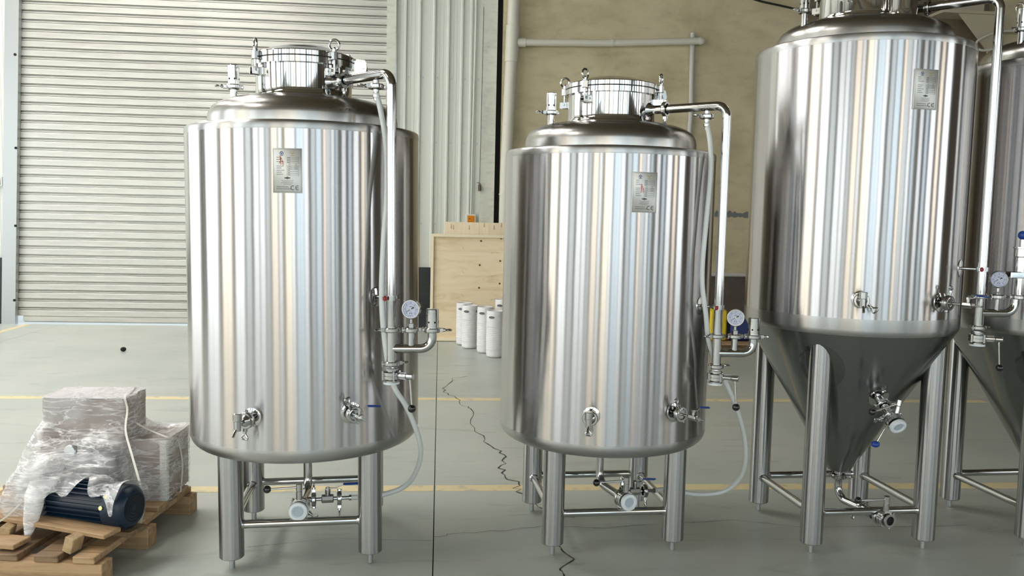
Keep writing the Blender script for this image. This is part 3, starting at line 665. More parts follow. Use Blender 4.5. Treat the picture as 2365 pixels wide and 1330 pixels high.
# ------------------------------------------------------------------ the four vessels
ALPHA = .057
DOME = [(.425, 0), (.425, .045), (.421, .068), (.408, .092), (.382, .111), (.345, .126), (.30, .136), (.25, .143), (.21, .147)]
def brite_tank(label, loc, scale, tilt, pipe_ang, rp, bolts, rings, hinge, end, knob, hose, lever_dir, mark):
    T = thing('brite_tank', label, 'steel tank', loc, ALPHA, 'flat bottomed steel tanks on four legs', scale, tilt)
    R = .523
    MB().lathe([(R, .583), (R, .75), (R, 1.0), (R, 1.3), (R, 1.6), (R, 1.905)], 160).obj('shell', 'shell_steel', T)
    MB().lathe([(.40, .500), (.455, .512)] + [(.463 + .06 * sin(RAD(a)), .575 - .06 * cos(RAD(a))) for a in range(0, 91, 10)] + [(R, .583)], 120).obj('bottom_band', 'shoulder_steel', T, 'matt brushed band round the foot of the shell')
    MB().lathe([(0, .494), (.2, .495), (.40, .502)], 64).obj('bottom_plate', 'band_steel', T)
    MB().lathe([(R, 1.905), (R + .0004, 1.907), (R, 1.928), (R - .003, 1.936), (R - .008, 1.940), (R - .016, 1.942), (.424, 1.944)], 120).obj('top_band', 'shoulder_steel', T, 'matt brushed band round the shoulder')
    MB().lathe([(r, 1.94 + h) for r, h in DOME], 120).obj('dome', 'dome_steel', T)
    MB().lathe([(.4275, 1.942), (.4265, 1.948), (.425, 1.950)], 96).obj('weld_seam', 'gasket_rubber', T, 'dark weld line round the dome')
    if mark:
        random.seed(3)
        for i in range(14):
            a = -70 + i * 2.9; h0 = random.uniform(.058, .064); h1 = h0 + random.uniform(.006, .014); r = .4235
            if i in (1, 5, 9): continue
            p = [pol(r + .001, a, 1.94 + h0), pol(r - .001, a + random.uniform(-.5, 1.2), 1.94 + h1)]
            if i % 3 == 0: p.append(pol(r - .001, a + 1.6, 1.94 + h1 + .001))
            MB().tube(p, .0011, 5).obj('pen_mark', 'ink_black', T, 'stroke of faint black handwriting on the dome', angle=0)
    legs(T, .56, .20)
    top_works(T, 2.085, bolts, rings, hinge, .056 if mark else .045)
    relief(T, (-.298 if mark else -.322, -.09, 2.125), .092, .0245, stub=.07)
    standpipe(T, R, pipe_ang, rp, 2.145, .945, 1.215, 1.080, 1.000, gz=1.168, hose_stub=1)
    h0 = pol(rp - .098, pipe_ang, 2.125); up = V((0, 0, 1))
    b = MB(); b.cyl(h0, h0 - up * .026, .0125, 14); b.cyl(h0 - up * .03, h0 - up * .05, .0125, 14); b.cyl(h0 - up * .05, h0 - up * .085, .0085, 12, r2=.0095); b.obj('hose_tail', 'pipe_steel', T)
    clamp(T, h0 - up * .027, up, .027, (-1, -.5, 0), wl=.034)
    hp = smooth([h0 - up * .055] + hose, 7)
    ho = MB().tube(hp, .0118, 14).obj('hose', 'hose_silicone', T, 'translucent white silicone hose')
    MB().ring(h0 - up * .066, (0, 0, 1), .0145, .011, .010, 18).obj('hose_clip', 'cast_steel', ho)
    sample_tap(T, R, -109.5, .722); ball_tap(T, R, -64.5, .728, lever=(.93, .36, 0), L=.02 if mark else .07)
    name_plate(T, R, -92 if mark else -87, 1.735, scribble=1 if mark else 2)
    c, d = bottom_outlet(T, .50, .25, end, .468, knob)
    # side branch with a ball valve and the hose connection
    q = d * (V((end[0], end[1], 0)).length * .56) + V((0, 0, .25)); x = V((1, .05, 0)).normalized(); b = MB()
    b.lathe([(0, 0), (.0125, 0), (.0125, .045), (.0085, .05), (.0085, .205), (.0135, .207), (.0135, .217), (.0085, .219), (.0085, .228), (0, .228)], 16, q, x); b.obj('side_pipe', 'pipe_steel', T)
    clamp(T, q + x * .047, x, .027, (.0, .2, 1), wl=.03); clamp(T, q + x * .163, x, .027, (.0, -.3, -1), wl=.03)
    v = MB(); v.cyl(q + x * .082, q + x * .137, .021, 8, bev=.003); v.cyl(q + x * .11, q + x * .11 + up * .045, .0125, 10); v.cyl(q + x * .11 + up * .04, q + x * .11 + up * .055, .009, 6); bv = v.obj('ball_valve', 'cast_steel', T)
    l = V(lever_dir).normalized(); w_ = up.cross(l); s = q + x * .11 + up * .05
    g = MB(); g.box(s + l * .02, (.05, .016, .003), (l, w_, up)); g.box(s + l * .055 + up * .008, (.05, .016, .003), ((l + up * .35).normalized(), w_, up)); g.obj('lever', 'cast_steel', bv)
    g = MB(); g.box(s + l * .115 + up * .016, (.09, .019, .009), (l, w_, up), .003); g.obj('lever_grip', 'blue_vinyl', bv, 'dark blue lever grip')
    return T
H1 = [(.352, -.4, 1.995), (.374, -.42, 1.85), (.377, -.45, 1.65), (.363, -.46, 1.451), (.355, -.47, 1.233), (.366, -.47, 1.05), (.399, -.44, .85), (.458, -.4, .736), (.507, -.33, .603), (.528, -.25, .481), (.501, -.15, .349), (.448, -.08, .269), (.362, -.10, .246), (.286, -.135, .25), (.205, -.143, .25)]
H2 = [(.378, -.38, 1.977), (.379, -.4, 1.836), (.36, -.42, 1.613), (.347, -.43, 1.435), (.351, -.43, 1.31), (.373, -.43, 1.183), (.405, -.40, 1.049), (.473, -.36, .918), (.539, -.33, .815), (.636, -.25, .661), (.708, -.18, .503), (.739, -.12, .36), (.727, -.06, .254), (.665, -.02, .189), (.556, -.02, .178), (.463, -.05, .197), (.355, -.1, .237), (.25, -.148, .25)]
T1 = brite_tank('shorter steel tank nearest the roller shutter, pen marks on its dome', (-.623, 4.106, 0), 1.027, -.0113, -50, .615, (-142, -53, 40, 146), (25, 75, 40, 10), -4,
                (-.012, -.272), (-.15, -.275, .345), H1, (1, .05, .0), True)
T2 = brite_tank('shorter steel tank standing before the khaki plaster wall, yellow floor line behind it', (.845, 4.215, 0), 1.0, 0, -45, .612, (-136, -28, 60, 150), (-50, -35, 60, 60), 6,
                (.062, -.283), (-.085, -.275, .338), H2, (.35, -.9, .25), False)

def fermenter(label, loc, scale=1.0, port=True, near=True):
    T = thing('conical_fermenter', label, 'steel tank', loc, ALPHA, 'tall cone bottomed steel tanks', scale); R = .5215; up = V((0, 0, 1))
    MB().lathe([(R, 1.178), (R, 1.4), (R, 1.7), (R, 2.0), (R, 2.3), (R, 2.445)], 160).obj('shell', 'shell_steel', T)
    MB().lathe([(R - .012, 1.094), (R - .003, 1.108), (R, 1.125), (R, 1.178)], 120).obj('bottom_band', 'shoulder_steel', T, 'matt brushed band above the cone')
    MB().lathe([(R, 2.445), (R + .0006, 2.447), (R, 2.470), (R - .003, 2.478), (R - .010, 2.482), (.42, 2.484)], 120).obj('top_band', 'shoulder_steel', T, 'matt brushed band round the shoulder')
    r0, z0, r1, z1 = .058, .324, .5105, 1.095
    cr = lambda z: r0 + (z - z0) * (r1 - r0) / (z1 - z0)
    MB().lathe([(.02, .318), (r0 - .008, .319), (r0, z0)] + [(cr(z0 + (z1 - z0) * k / 6), z0 + (z1 - z0) * k / 6) for k in range(1, 7)], 120).obj('cone', 'cone_steel_shaded', T)
    MB().lathe([(r - .004, 2.48 + h) for r, h in DOME], 120).obj('dome', 'dome_steel', T)
    legs(T, 1.05, .20, .054, .052)
    sl = math.atan2(r1 - r0, z1 - z0)
    for ang in (-135, -45, 45, 135):                                  # polished pads where the legs meet the cone
        zc = .925; vs = []; fs = []; nr, na = 4, 40; n0 = pol(1, ang); t0 = up.cross(n0)
        base = n0 * cr(zc) + up * zc; sd = (n0 * sin(sl) + up * cos(sl))
        for i in range(nr + 1):
            for k in range(na):
                a = 2 * pi * k / na; q = .112 * i / nr; p = base + t0 * (q * cos(a)) + sd * (q * 1.18 * sin(a)); h = V((p.x, p.y, 0)); rr = cr(p.z) + (.0045 if i < nr else .0005)
                rr = min(rr, R - .003); p = h.normalized() * rr + up * p.z; vs.append(p)
        for i in range(nr):
            for k in range(na): fs.append([i * na + k, (i + 1) * na + k, (i + 1) * na + (k + 1) % na, i * na + (k + 1) % na])
        MB().add(vs, fs).obj('leg_pad', 'pad_steel_shaded', T)
    top_works(T, 2.625, (-142, -50, 40, 130), (25, 75, 40, 10), 80)
    if port:
        b = MB(); b.lathe([(.072, 2.56), (.066, 2.61), (.064, 2.63), (.064, 2.86), (.078, 2.862), (.078, 2.885), (.0, 2.89)], 40, (.03, -.285, 0)); b.obj('hop_port', 'polished_steel', T)
    relief(T, (-.372, -.10, 2.652), .105, .0225, stub=.07, wing=(-1, -.5, -.3))
    standpipe(T, R, -50, .614, 2.668, 1.15, 1.418, 1.290, 1.212, gz=1.372, column=True)
    ball_tap(T, R, -70, 1.262, lever=(.98, -.1, 0), L=.10, wing=(.1, .3, 1))
    if near:
        sample_tap(T, R, -114.5, 1.27, wing=(.9, .1, -.55)); name_plate(T, R, -88.6, 2.228)
        # racking arm on the cone
        n = (V((0, -1, 0)) * cos(sl) - up * sin(sl)); c0 = V((0.0, -cr(.775), .775)); b = MB(); b.cyl(c0 - n * .01, c0 + n * .13, .0205, 18); b.obj('racking_pipe', 'pipe_steel', T)
        MB().lathe([(.052, -.004), (.05, .003), (.022, .006)], 28, c0, n).obj('boss_plate', 'polished_steel', T)
        clamp(T, c0 + n * .05, n, .030, (1, 0, .2), wl=.024)
        v = butterfly(T, c0 + n * .165, n, up + V((.25, .1, 0)), c0 + n * .165 + V((-.135, -.03, .055)), .037, .06, 'cap', ah=.07)
        clamp(T, c0 + n * .128, n, .034, (-.9, 0, -.4), wl=.026)
        k = c0 + n * .15 + V((-.035, 0, -.03)); e = k + V((-.055, -.01, -.085))
        lv = MB().cyl(k, e, .003, 8).obj('tap_lever', 'polished_steel', T); MB().sphere(e, .0185, 18, 10, (1.1, 1, .85)).obj('ball_knob', 'blue_vinyl', lv, 'bright blue ball knob')
    bottom_outlet(T, .324, .17, (.068, -.335), .285, (-.078, -.325, .265), 'open', .115)
    return T
T3 = fermenter('tall steel tank on a long cone, plate and hop port facing the camera', (2.127, 4.199, 0))
T4 = fermenter('tall cone tank cut by the right frame edge, mostly hidden behind its neighbour', (3.278, 4.238, 0), .988, False, False)
# ------------------------------------------------------------------ pallet with the pump, motor and boxes
PZ = RAD(-7.5); PO = V((-1.43, 3.6, 0)); PM = Matrix.Translation(PO) @ Matrix.Rotation(PZ, 4, 'Z')
P = thing('wooden_pallet', 'worn wooden pallet on the floor under the wrapped pump and boxes', 'pallet', PO, PZ)
def plank(c, s, m='pallet_wood', rot=0.0, tilt=0.0, name='plank', roll=0.0):
    o = MB().box((0, 0, 0), s, bev=.003).obj(name, m, P, angle=30); o.location = c; o.rotation_euler = (roll, tilt, rot); return o
for y in (.045, .455, .925): plank((-.47, y, .049), (.98, .09, .098), 'pallet_wood', name='bearer')
for x, w_, m in ((-.06, .095, 'pallet_wood'), (-.225, .105, 'pallet_wood_dark'), (-.40, .10, 'pallet_wood_dark'), (-.56, .10, 'pallet_wood'), (-.74, .10, 'pallet_wood_dark'), (-.90, .095, 'pallet_wood')):
    plank((x, .485, .114), (w_, .97, .031), m)
plank((-.31, .20, .196), (.64, .105, .020), 'pallet_wood', RAD(-13), RAD(1.5), name='deck_board')
plank((-.145, .075, .160), (.045, .07, .070), 'pallet_end', RAD(-10), RAD(16), name='spacer_block')
plank((-.50, .165, .160), (.045, .07, .062), 'pallet_end', RAD(10), RAD(14), name='spacer_block')
plank((-.34, .36, .142), (.78, .12, .024), 'pallet_wood_dark', RAD(-12), name='deck_board')
plank((-.62, .10, .150), (.50, .11, .022), 'pallet_wood', RAD(-6), name='deck_board')
plank((-.47, .62, .142), (.94, .12, .024), 'pallet_wood', name='deck_board'); plank((-.47, .85, .142), (.94, .12, .024), 'pallet_wood', name='deck_board')
# electric motor, lying on the deck
MO = thing('electric_motor', 'dark blue finned electric motor lying on the pallet, half under film', 'motor', (-1.545, 3.905, .2625), RAD(-19))
X = V((1, 0, 0)); b = MB(); b.lathe([(0, -.21), (.082, -.21), (.084, .10), (0, .10)], 40, (0, 0, 0), X).obj('motor_body', 'motor_blue', MO)
b = MB()
for k in range(26):
    a = 2 * pi * k / 26; n = V((0, cos(a), sin(a))); b.box(n * .090 + X * -.055, (.30, .0045, .024), (X, X.cross(n), n))
b.obj('cooling_fins', 'motor_blue', MO)
MB().lathe([(.092, .092), (.1005, .096), (.1005, .165), (.096, .178), (.078, .196), (.070, .199), (.069, .197), (0, .197)], 44, (0, 0, 0), X).obj('fan_cover', 'motor_blue', MO)
b = MB()
for r in (.018, .031, .044, .057): b.lathe([(r, .1974), (r + .006, .1978)], 30, (0, 0, 0), X)
b.obj('fan_grille', 'hole_dark', MO); b = MB()
for a in (-100, 20, 140): n = V((0, cos(RAD(a)), sin(RAD(a)))); q = n * .1005 + X * .115; b.cyl(q - n * .002, q + n * .006, .0085, 10)
n = V((0, -.93, .2)).normalized(); b.cyl(n * .1 + X * .104, n * .107 + X * .104, .010, 10); b.obj('screw', 'brass', MO)
MB().lathe([(0, -.25), (.10, -.25), (.105, -.245), (.105, -.215), (.086, -.205)], 40, (0, 0, 0), X).obj('end_flange', 'cast_grey', MO)
MB().box((-.06, .0, -.092), (.16, .14, .018), bev=.004).obj('motor_foot', 'motor_blue', MO)
# pump head behind the motor
PU = thing('pump_head', 'grey cast pump head under the film behind the blue motor', 'pump', (-1.74, 4.13, .157), PZ)
b = MB(); b.box((0, .01, .10), (.30, .22, .20), bev=.03); b.box((.07, .07, .23), (.22, .10, .09), bev=.02); b.obj('pump_body', 'cast_grey', PU)
q = V((.02, -.06, .30)); f = V((-.12, -.95, .12)).normalized(); b = MB(); b.cyl(q + V((.03, .12, -.015)), q, .027, 20); b.obj('pump_pipe', 'cast_grey', PU)
MB().lathe([(0, -.012), (.030, -.012), (.032, -.008), (.032, .004), (.028, .008), (0, .008)], 30, q, f).obj('blank_flange', 'zinc_steel', PU)
b = MB(); b.cyl((-.17, -.02, .0), (-.17, -.02, .12), .045, 20); b.cyl((-.17, -.02, .12), (-.17, -.02, .15), .03, 16); b.obj('pump_inlet', 'cast_grey', PU)
# carton on top and crate on the right
bx_ = MB().box((0, 0, 0), (.405, .262, .20), bev=.006).obj('cardboard_box', 'carton', angle=30); bx_.location = (-1.735, 4.388, .572); bx_.rotation_euler = (0, 0, RAD(-1.2))
tag(bx_, 'brown carton with a white top, topmost on the pallet load', 'box')
t = MB().box((0, 0, .1012), (.407, .264, .004), bev=.001).obj('lid_sheet', 'carton_white', bx_, 'white sheet on top of the carton', 30)
bx2 = MB().box((0, 0, 0), (.34, .30, .30), bev=.005).obj('cardboard_box', 'carton', angle=30); bx2.location = (-1.505, 4.415, .305); bx2.rotation_euler = (0, 0, RAD(-4))
tag(bx2, 'larger brown carton low at the right end of the pallet', 'box'); 
MB().box((.155, -.14, 0), (.035, .03, .302), bev=.002).obj('corner_board', 'strap_white', bx2, angle=30)
bx3 = MB().box((0, 0, 0), (.30, .20, .150), bev=.005).obj('cardboard_box', 'carton', angle=30); bx3.location = (-1.76, 4.42, .385); tag(bx3, 'carton wedged under the topmost carton inside the film', 'box')
bx3.location = (-1.845, 4.45, .39)
# stretch film: wrinkled skins over the load
def film(name, rings, m, seg=72, amp=.012, seed=1, top=True, label=None, sup=4.0, parent=None):
    """rings = (cx, cy, hx, hy, z, rot, dz_tilt)"""
    import mathutils.noise as N
    vs = []; fs = []
    for j, (cx, cy, hx, hy, z, rt, tl) in enumerate(rings):
        for k in range(seg):
            a = 2 * pi * k / seg; c_, s_ = cos(a), sin(a); q = (abs(c_) ** sup + abs(s_) ** sup) ** (-1 / sup)
            x, y = hx * c_ * q, hy * s_ * q; p = V((cx + x * cos(rt) - y * sin(rt), cy + x * sin(rt) + y * cos(rt), z + tl * x))
            nn = N.noise_vector(V((p.x * 11, p.y * 11, p.z * 6)) + V((seed, 0, 0))) + .3 * N.noise_vector(p * 26 + V((0, seed, 0))); vs.append(p + nn * amp)
    n = len(rings)
    for j in range(n - 1):
        for k in range(seg): fs.append([j * seg + k, j * seg + (k + 1) % seg, (j + 1) * seg + (k + 1) % seg, (j + 1) * seg + k])
    if top: fs.append([(n - 1) * seg + k for k in range(seg)])
    return MB().add(vs, fs).obj(name, m, parent, label, angle=60)
def lerp_rings(keys, n=9):
    out = []
    for a, b in zip(keys, keys[1:]):
        for k in range(n): t = k / n; out.append(tuple(u + (v - u) * t for u, v in zip(a, b)))
    out.append(keys[-1]); return out
F = thing('stretch_film', 'clear crumpled stretch film wrapped over the boxes and pump', 'plastic film', (0, 0, 0))
film('film_skin', lerp_rings([(-1.72, 4.20, .25, .235, .17, 0, 0), (-1.73, 4.22, .235, .245, .36, 0, 0), (-1.735, 4.30, .222, .225, .47, 0, 0), (-1.735, 4.385, .214, .146, .56, 0, 0), (-1.735, 4.388, .213, .143, .60, 0, 0), (-1.735, 4.388, .212, .141, .677, 0, 0)]), 'film_clear', 96, .008, 1, True, None, 9, F)
film('film_skin', lerp_rings([(-1.505, 4.415, .186, .166, .155, RAD(-4), 0), (-1.505, 4.415, .186, .166, .30, RAD(-4), 0), (-1.505, 4.415, .188, .168, .474, RAD(-4), 0), (-1.57, 4.41, .12, .13, .50, RAD(-4), -.35), (-1.62, 4.40, .06, .10, .57, RAD(-4), -.5)]), 'film_clear', 80, .007, 7, False, None, 9, F)
import mathutils.noise as NZ
def sheet_over(pts_rows, name, m, amp, seed, parent):
    vs = []; fs = []; nr = len(pts_rows); nc = len(pts_rows[0])
    for r in pts_rows:
        for p in r: p = V(p); vs.append(p + (NZ.noise_vector(p * 11 + V((seed, 0, 0))) + .35 * NZ.noise_vector(p * 30)) * amp)
    for i in range(nr - 1):
        for k in range(nc - 1): fs.append([i * nc + k, i * nc + k + 1, (i + 1) * nc + k + 1, (i + 1) * nc + k])
    return MB().add(vs, fs).obj(name, m, parent, angle=60)
rows = []; MW = MO.matrix_world
rows = [[MW @ V((-.25 + .43 * (k / 40), -(.116 + .012 * sin(k / 40 * 14)) * sin(th), (.116 + .012 * sin(k / 40 * 14)) * cos(th))) for k in range(41) for th in [RAD(-70 + (i / 18) * (122 + 26 * sin(k / 40 * 8 + .4) + 14 * sin(k / 40 * 21)))]] for i in range(19)]
sheet_over(rows, 'film_flap', 'film_white', .010, 3, F)
film('film_bundle', lerp_rings([(-1.89, 3.93, .03, .03, .165, 0, 0), (-1.885, 3.94, .075, .06, .20, 0, 0), (-1.88, 3.95, .10, .08, .28, 0, 0), (-1.855, 3.98, .10, .09, .36, 0, 0), (-1.83, 4.02, .09, .08, .42, 0, 0), (-1.80, 4.06, .05, .05, .45, 0, 0)], 6), 'film_white', 44, .020, 11, True, None, 2.4, F)
film('film_tail', lerp_rings([(-1.805, 3.80, .012, .012, .150, 0, 0), (-1.80, 3.82, .030, .018, .20, 0, 0), (-1.795, 3.85, .040, .022, .30, 0, 0), (-1.77, 3.90, .06, .03, .38, 0, 0)], 6), 'film_white', 30, .014, 17, True, None, 2.2, F)
def strap(name, pts, w_, label, nrm=(0, -1, .3)):
    Q = smooth([V(p) for p in pts], 6); vs = []; fs = []
    for i, q in enumerate(Q):
        d = (Q[min(i + 1, len(Q) - 1)] - Q[max(0, i - 1)]).normalized(); s_ = d.cross(V(nrm)).normalized(); u = s_.cross(d).normalized() * .0006
        vs += [q + s_ * w_ + u, q - s_ * w_ + u, q - s_ * w_ - u, q + s_ * w_ - u]
    for i in range(len(Q) - 1):
        for k in range(4): fs.append([4 * i + k, 4 * i + (k + 1) % 4, 4 * i + 4 + (k + 1) % 4, 4 * i + 4 + k])
    o = MB().add(vs, fs).obj(name, 'strap_white', angle=30); return tag(o, label, 'strap', 'white straps round the pallet load')
strap('packing_strap', [(-1.585, 4.52, .682), (-1.56, 4.40, .686), (-1.545, 4.262, .684), (-1.525, 4.235, .62), (-1.50, 4.14, .54), (-1.43, 4.03, .44), (-1.375, 3.96, .34), (-1.345, 3.93, .25), (-1.37, 3.95, .15)], .005, 'white strap running from the topmost carton down over the motor')
strap('packing_strap', [(-1.56, 4.33, .56), (-1.47, 4.34, .50), (-1.345, 4.30, .462), (-1.318, 4.345, .44), (-1.312, 4.40, .30), (-1.322, 4.40, .15)], .0045, 'white strap over the right carton', (.8, -.5, .2))
strap('packing_strap', [(-1.97, 3.74, .19), (-1.90, 3.82, .235), (-1.85, 3.90, .30), (-1.81, 3.93, .37)], .004, 'loose strap end over the front left deck board')

# ------------------------------------------------------------------ things along the back wall
# plywood crate sides leaning by the column
lean = math.atan2(.25, 1.378)
PL = thing('plywood_panel', 'large plywood panel in a pale frame, leaning behind the white kegs', 'plywood panel', (-.112, 10.85, 0)); PL.rotation_euler = (-lean, 0, 0)
H = 1.40; W_ = 1.02
MB().box((W_ / 2, .012, H / 2), (W_, .018, H)).obj('board', 'plywood', PL, angle=0)
MB().box((.018, -.010, H / 2), (.036, .05, H), bev=.002).obj('frame_rail', 'pine_plain', PL); MB().box((W_ / 2, -.010, H - .02), (W_ - .07, .05, .04), bev=.002).obj('frame_rail', 'pine_plain', PL)
MB().box((W_ - .018, -.010, H / 2), (.036, .05, H), bev=.002).obj('frame_rail', 'pine_plain', PL); MB().box((W_ / 2, -.010, .02), (W_ - .07, .05, .04), bev=.002).obj('frame_rail', 'pine_plain', PL)
for x, z in ((.655, 1.32), (.64, 1.00), (.635, .70), (.92, 1.36), (.91, 1.06), (.905, .76)): MB().lathe([(0, 0), (.014, 0), (.012, .003), (0, .003)], 12, (x, .004, z), (0, -1, 0)).obj('knot', 'knot_brown', PL, angle=0)
for i, z in enumerate((.33, .64, .95)):
    MB().box((.84, .0025, z + .22), (.11, .001, .004)).box((.80, .0025, z + .21), (.02, .001, .004)).box((.42, .0025, z + .27), (.004, .001, .05), (V((.8, 0, .6)), V((0, 1, 0)), V((-.6, 0, .8)))).obj('grain_mark', 'grain_brown', PL, angle=0)
PS = thing('pine_panel', 'knotty pine panel standing behind the larger plywood panel', 'plywood panel', (.06, 11.02, 0)); PS.rotation_euler = (-lean * .9, 0, 0)
MB().box((.23, .01, .78), (.46, .02, 1.56)).obj('board', 'pine', PS, angle=0); MB().box((.64, .012, .78), (.355, .02, 1.56)).obj('board', 'pine', PS, angle=0)
for x, z in ((.09, 1.50), (.12, 1.49), (.33, 1.49), (.53, 1.53), (.66, 1.50), (.76, 1.53)): MB().prism([(-.008, -.03), (.008, -.03), (.004, .03), (-.004, .035)], (x, -.0005, z), (V((1, 0, 0)), V((0, 0, 1)), V((0, -1, 0))), .001).obj('knot', 'grain_brown', PS, angle=0)
# kegs in plastic film
def keg(label, x, y, r=.102, h=.535, rz=0.0, band=False):
    K = thing('keg', label, 'keg', (x, y, 0), rz, 'white plastic kegs in clear film')
    pr = [(0, .012), (r * .78, .006), (r * .93, .02), (r * .97, .06), (r * .93, .075), (r, .095)]
    for k in range(12): z = .105 + k * .021; pr += [(r, z), (r * .972, z + .009), (r * .972, z + .012), (r, z + .018)]
    pr += [(r, .37), (r * .985, .40), (r * .985, h - .03), (r * .95, h - .008), (r * .88, h - .004), (r * .86, h - .03), (0, h - .045)]
    MB().lathe([(a, b * h / .535 if i < 3 else b) for i, (a, b) in enumerate(pr)], 40).obj('keg_body', 'keg_white', K)
    hb = MB()
    for a in (-118, -28, 62):
        n = pol(1, a); t_ = V((0, 0, 1)).cross(n); q = n * (r * .972) + V((0, 0, h - .075)); hb.prism([(.036 * cos(2 * pi * i / 16), .015 * sin(2 * pi * i / 16)) for i in range(16)], q, (t_, V((0, 0, 1)), n), .004)
    hb.obj('hand_hole', 'ink_grey', K)
    fk = film('film_cover', lerp_rings([(0, 0, r * 1.18, r * 1.14, .004, 0, 0), (0, 0, r * 1.05, r * 1.05, .03, 0, 0), (0, 0, r * 1.04, r * 1.04, .3, 0, 0), (0, 0, r * 1.04, r * 1.04, h, 0, 0), (0, 0, r * .7, r * .7, h + .02, 0, 0)], 4), 'film_keg', 36, .006, x * 9 + y, True, None, 2.0, K)
    return K
keg('white keg nearest the panel foot, leftmost of the kegs', .325, 10.57); keg('second white keg from the left, oval handle facing forward', .385, 10.29, .101)
keg('third white keg from the left, between two nearer kegs', .555, 9.94, .098, .555); keg('frontmost white keg in the row', .655, 9.63, .104, .545)
keg('tallest white keg at the back, only its top showing', .80, 10.42, .10, .60)
# wall fittings
SB = thing('control_box', 'white wall box with an orange display above the pine panel', 'control box', (.436, YB - .035, 1.575))
MB().box((0, 0, 0), (.145, .07, .15), bev=.005).obj('box_body', 'hall_white', SB); MB().box((.004, -.037, .004), (.10, .006, .105)).obj('display', 'display_orange', SB, angle=0)
b = MB(); b.box((-.015, -.0405, .01), (.028, .001, .012)); b.box((.0, -.0405, -.03), (.075, .001, .004)); b.box((.035, -.0405, .01), (.004, .001, .06)); b.obj('display_print', 'hall_brown', SB, angle=0)
tag(MB().tube([(.436, YB - .045, 1.65), (.44, YB - .045, 2.6), (.455, YB - .045, 4.0), (.46, YB - .045, ZC)], .011, 10).obj('conduit', 'sheet_cream'), 'thin cream conduit rising from the orange control box', 'conduit')
PH = thing('hanging_plug', 'small grey brown plug hanging on a cord by the column', 'plug', (.55, YB - .10, 2.03))
b = MB(); b.cyl((0, 0, -.05), (0, 0, .04), .022, 10, bev=.004); b.cyl((0, 0, .04), (0, 0, .06), .010, 8); b.obj('plug_body', 'brown_dado', PH); MB().tube([(0, 0, .06), (.004, 0, .6), (.012, 0, 2.5)], .004, 6).obj('cord', 'ink_grey', PH)
MB().tube([(0, 0, .062), (-.03, -.01, .075), (-.035, -.01, .068), (.02, 0, .055)], .005, 6).obj('clip', 'zinc_steel', PH)
DP = thing('drain_pipe', 'cream vertical drain pipe in the corner beside the column', 'pipe', (.0, 0, 0)); yy = YB - .16
MB().tube([(.905, yy, 0), (.915, yy, 2.2), (1.045, yy, ZC)], .082, 24).obj('pipe', 'pipe_pvc', DP)
xz = lambda z: .915 + (z - 2.2) * .13 / 5.0
for z in (1.94, 2.92, 3.3): MB().cyl((xz(z), yy, z - .01), (xz(z), yy, z + .01), .087, 24).obj('pipe_ring', 'pipe_pvc', DP)
b = MB(); b.cyl((xz(3.85), yy, 3.78), (xz(4.28), yy, 4.28), .094, 24, bev=.004); b.cyl((xz(4.05), yy, 4.05), (xz(4.05) + .19, yy, 4.055), .062, 20, bev=.004); b.obj('tee_joint', 'pipe_pvc', DP)
BP = thing('branch_pipe', 'long cream horizontal pipe high on the khaki plaster wall', 'pipe', (0, 0, 0))
MB().tube([(xz(4.05) + .17, yy - .01, 4.055), (2.3, yy - .025, 4.09), (3.60, yy - .025, 4.17)], .048, 18).obj('pipe', 'pipe_pvc', BP); MB().sphere((3.64, yy - .025, 4.172), .052, 16, 10, (1.5, 1, 1)).obj('pipe_cap', 'pipe_pvc', BP)
MB().cyl((2.36, yy - .025, 4.095), (2.39, yy - .025, 4.097), .056, 18).obj('pipe_ring', 'pipe_pvc', BP)
tag(MB().tube([(3.555, YB - .09, 4.30), (3.56, YB - .09, 3.7), (3.575, YB - .09, 3.2), (3.55, YB - .09, 2.6), (3.50, YB - .09, 2.2), (3.50, YB - .09, 1.2)], .036, 14).obj('riser_pipe', 'pipe_grey'), 'grey vertical pipe hanging behind the end of the horizontal pipe', 'pipe')
tag(MB().tube(smooth([(4.1, YB - .06, 4.93), (4.47, YB - .06, 4.81), (5.1, YB - .06, 4.70), (5.9, YB - .06, 4.52), (6.6, YB - .06, 4.46)], 6), .014, 8).obj('cable', 'cable_black'), 'black cable strung across the top of the khaki wall', 'cable')
SG = thing('exit_sign', 'small dark arrow sign cut by the left frame edge', 'sign', (-6.06, YB - .03, 1.945))
MB().box((0, 0, 0), (.24, .03, .13), bev=.004).obj('sign_frame', 'hall_white', SG); MB().box((-.004, -.017, 0), (.205, .004, .098)).obj('sign_face', 'ink_black', SG, angle=0)
b = MB(); b.prism([(-.03, -.008), (.03, -.008), (.03, -.022), (.065, 0), (.03, .022), (.03, .008), (-.03, .008)], (.02, -.0195, 0), (V((1, 0, 0)), V((0, 0, 1)), V((0, -1, 0))), .001); b.obj('arrow', 'sign_green', SG, angle=0)
WBK = thing('wall_bracket', 'cream steel shelf bracket high on the wall at the right', 'bracket', (0, 0, 0)); y0 = YB - .36
b = MB(); b.box((7.56, y0 + .16, 4.69), (.95, .42, .04)); b.obj('bracket_plate', 'bracket_cream', WBK, angle=0)
b = MB(); b.prism([(7.36, 4.67), (8.03, 4.67), (8.03, 4.02), (7.95, 4.02)], (0, y0 + .02, 0), (V((1, 0, 0)), V((0, 0, 1)), V((0, -1, 0))), .03); b.obj('gusset', 'bracket_cream', WBK, angle=0)
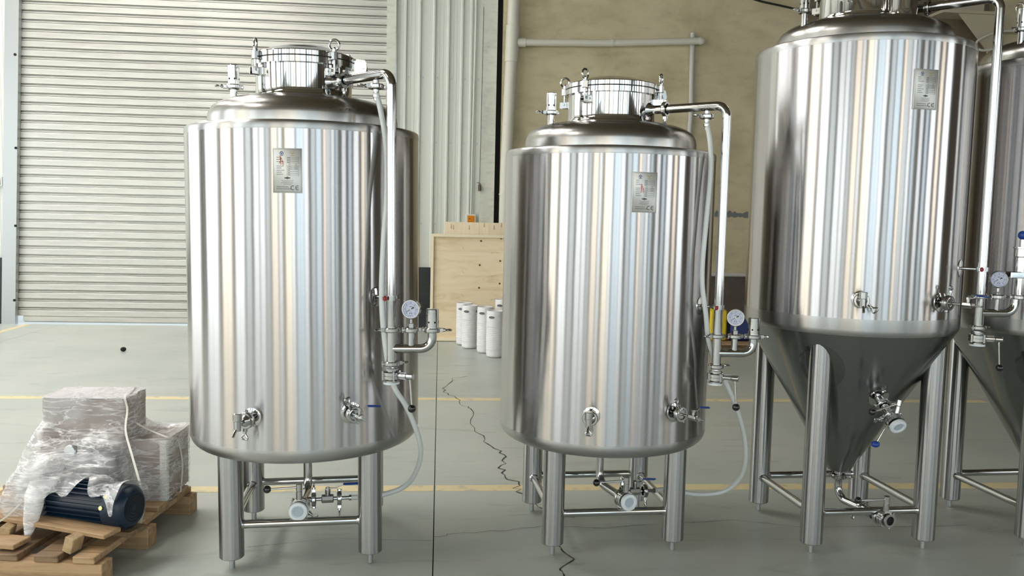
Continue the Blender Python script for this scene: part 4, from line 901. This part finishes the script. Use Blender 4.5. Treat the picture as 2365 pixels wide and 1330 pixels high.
b = MB(); b.box((7.55, y0 + .2, 4.93), (.46, .25, .44)); b.obj('beam_end', 'bracket_cream', WBK, angle=0); b = MB(); b.box((8.35, YB - .14, 3.6), (.66, .24, 7.0)); b.obj('post', 'khaki_plaster', WBK, angle=0)
for k, z in enumerate((4.18, 3.72)):
    o = MB().tube(smooth([(8.3, y0 - .06, z + .28), (7.9, y0 - .08, z + .24), (7.62, y0 - .06, z + .10), (7.68, y0 - .06, z - .02), (7.95, y0 - .08, z), (8.25, y0 - .04, z - .08), (8.5, y0 - .06, z - .1)], 6), .018, 8).obj('cable_loop', 'pipe_pvc'); tag(o, ('upper' if k == 0 else 'lower') + ' pale cable loop hanging below the wall bracket', 'cable')
# yellow and blue drums on a pallet seen between the two tank types
SP = thing('low_pallet', 'low pallet against the back wall under the yellow and blue containers', 'pallet', (3.85, 10.6, 0))
for y in (-.4, 0, .4): MB().box((0, y, .045), (1.1, .09, .09)).obj('bearer', 'pallet_wood_dark', SP, angle=0)
for k in range(6): MB().box((0, -.42 + k * .168, .101), (1.1, .12, .022)).obj('plank', 'pallet_wood', SP, angle=0)
YD = thing('yellow_container', 'yellow plastic container glimpsed behind the standpipe', 'container', (3.54, 10.42, .112))
MB().box((0, 0, .20), (.22, .20, .40), bev=.02).obj('body', 'barrel_yellow', YD); MB().cyl((-.04, 0, .40), (-.04, 0, .435), .025, 16).obj('cap', 'ink_black', YD)
BD = thing('blue_container', 'dark blue plastic container beside the yellow one', 'container', (3.84, 10.42, .112))
MB().box((0, 0, .15), (.28, .22, .30), bev=.03).obj('body', 'barrel_blue', BD); MB().cyl((-.05, 0, .30), (-.05, 0, .33), .025, 16).obj('cap', 'ink_black', BD)
tag(MB().sphere((-3.552, 9.773, .028), .032, 12, 8, (1, 1, .8)).obj('debris', 'hole_dark'), 'small black lump lying on the floor before the shutter', 'debris')
# brown cabinet far right, seen between the cone tanks
tag(MB().box((5.35, 10.9, .60), (.30, .5, 1.2), bev=.01).obj('brown_post', 'pallet_wood_dark'), 'brown upright box glimpsed between the two cone tanks', 'box')
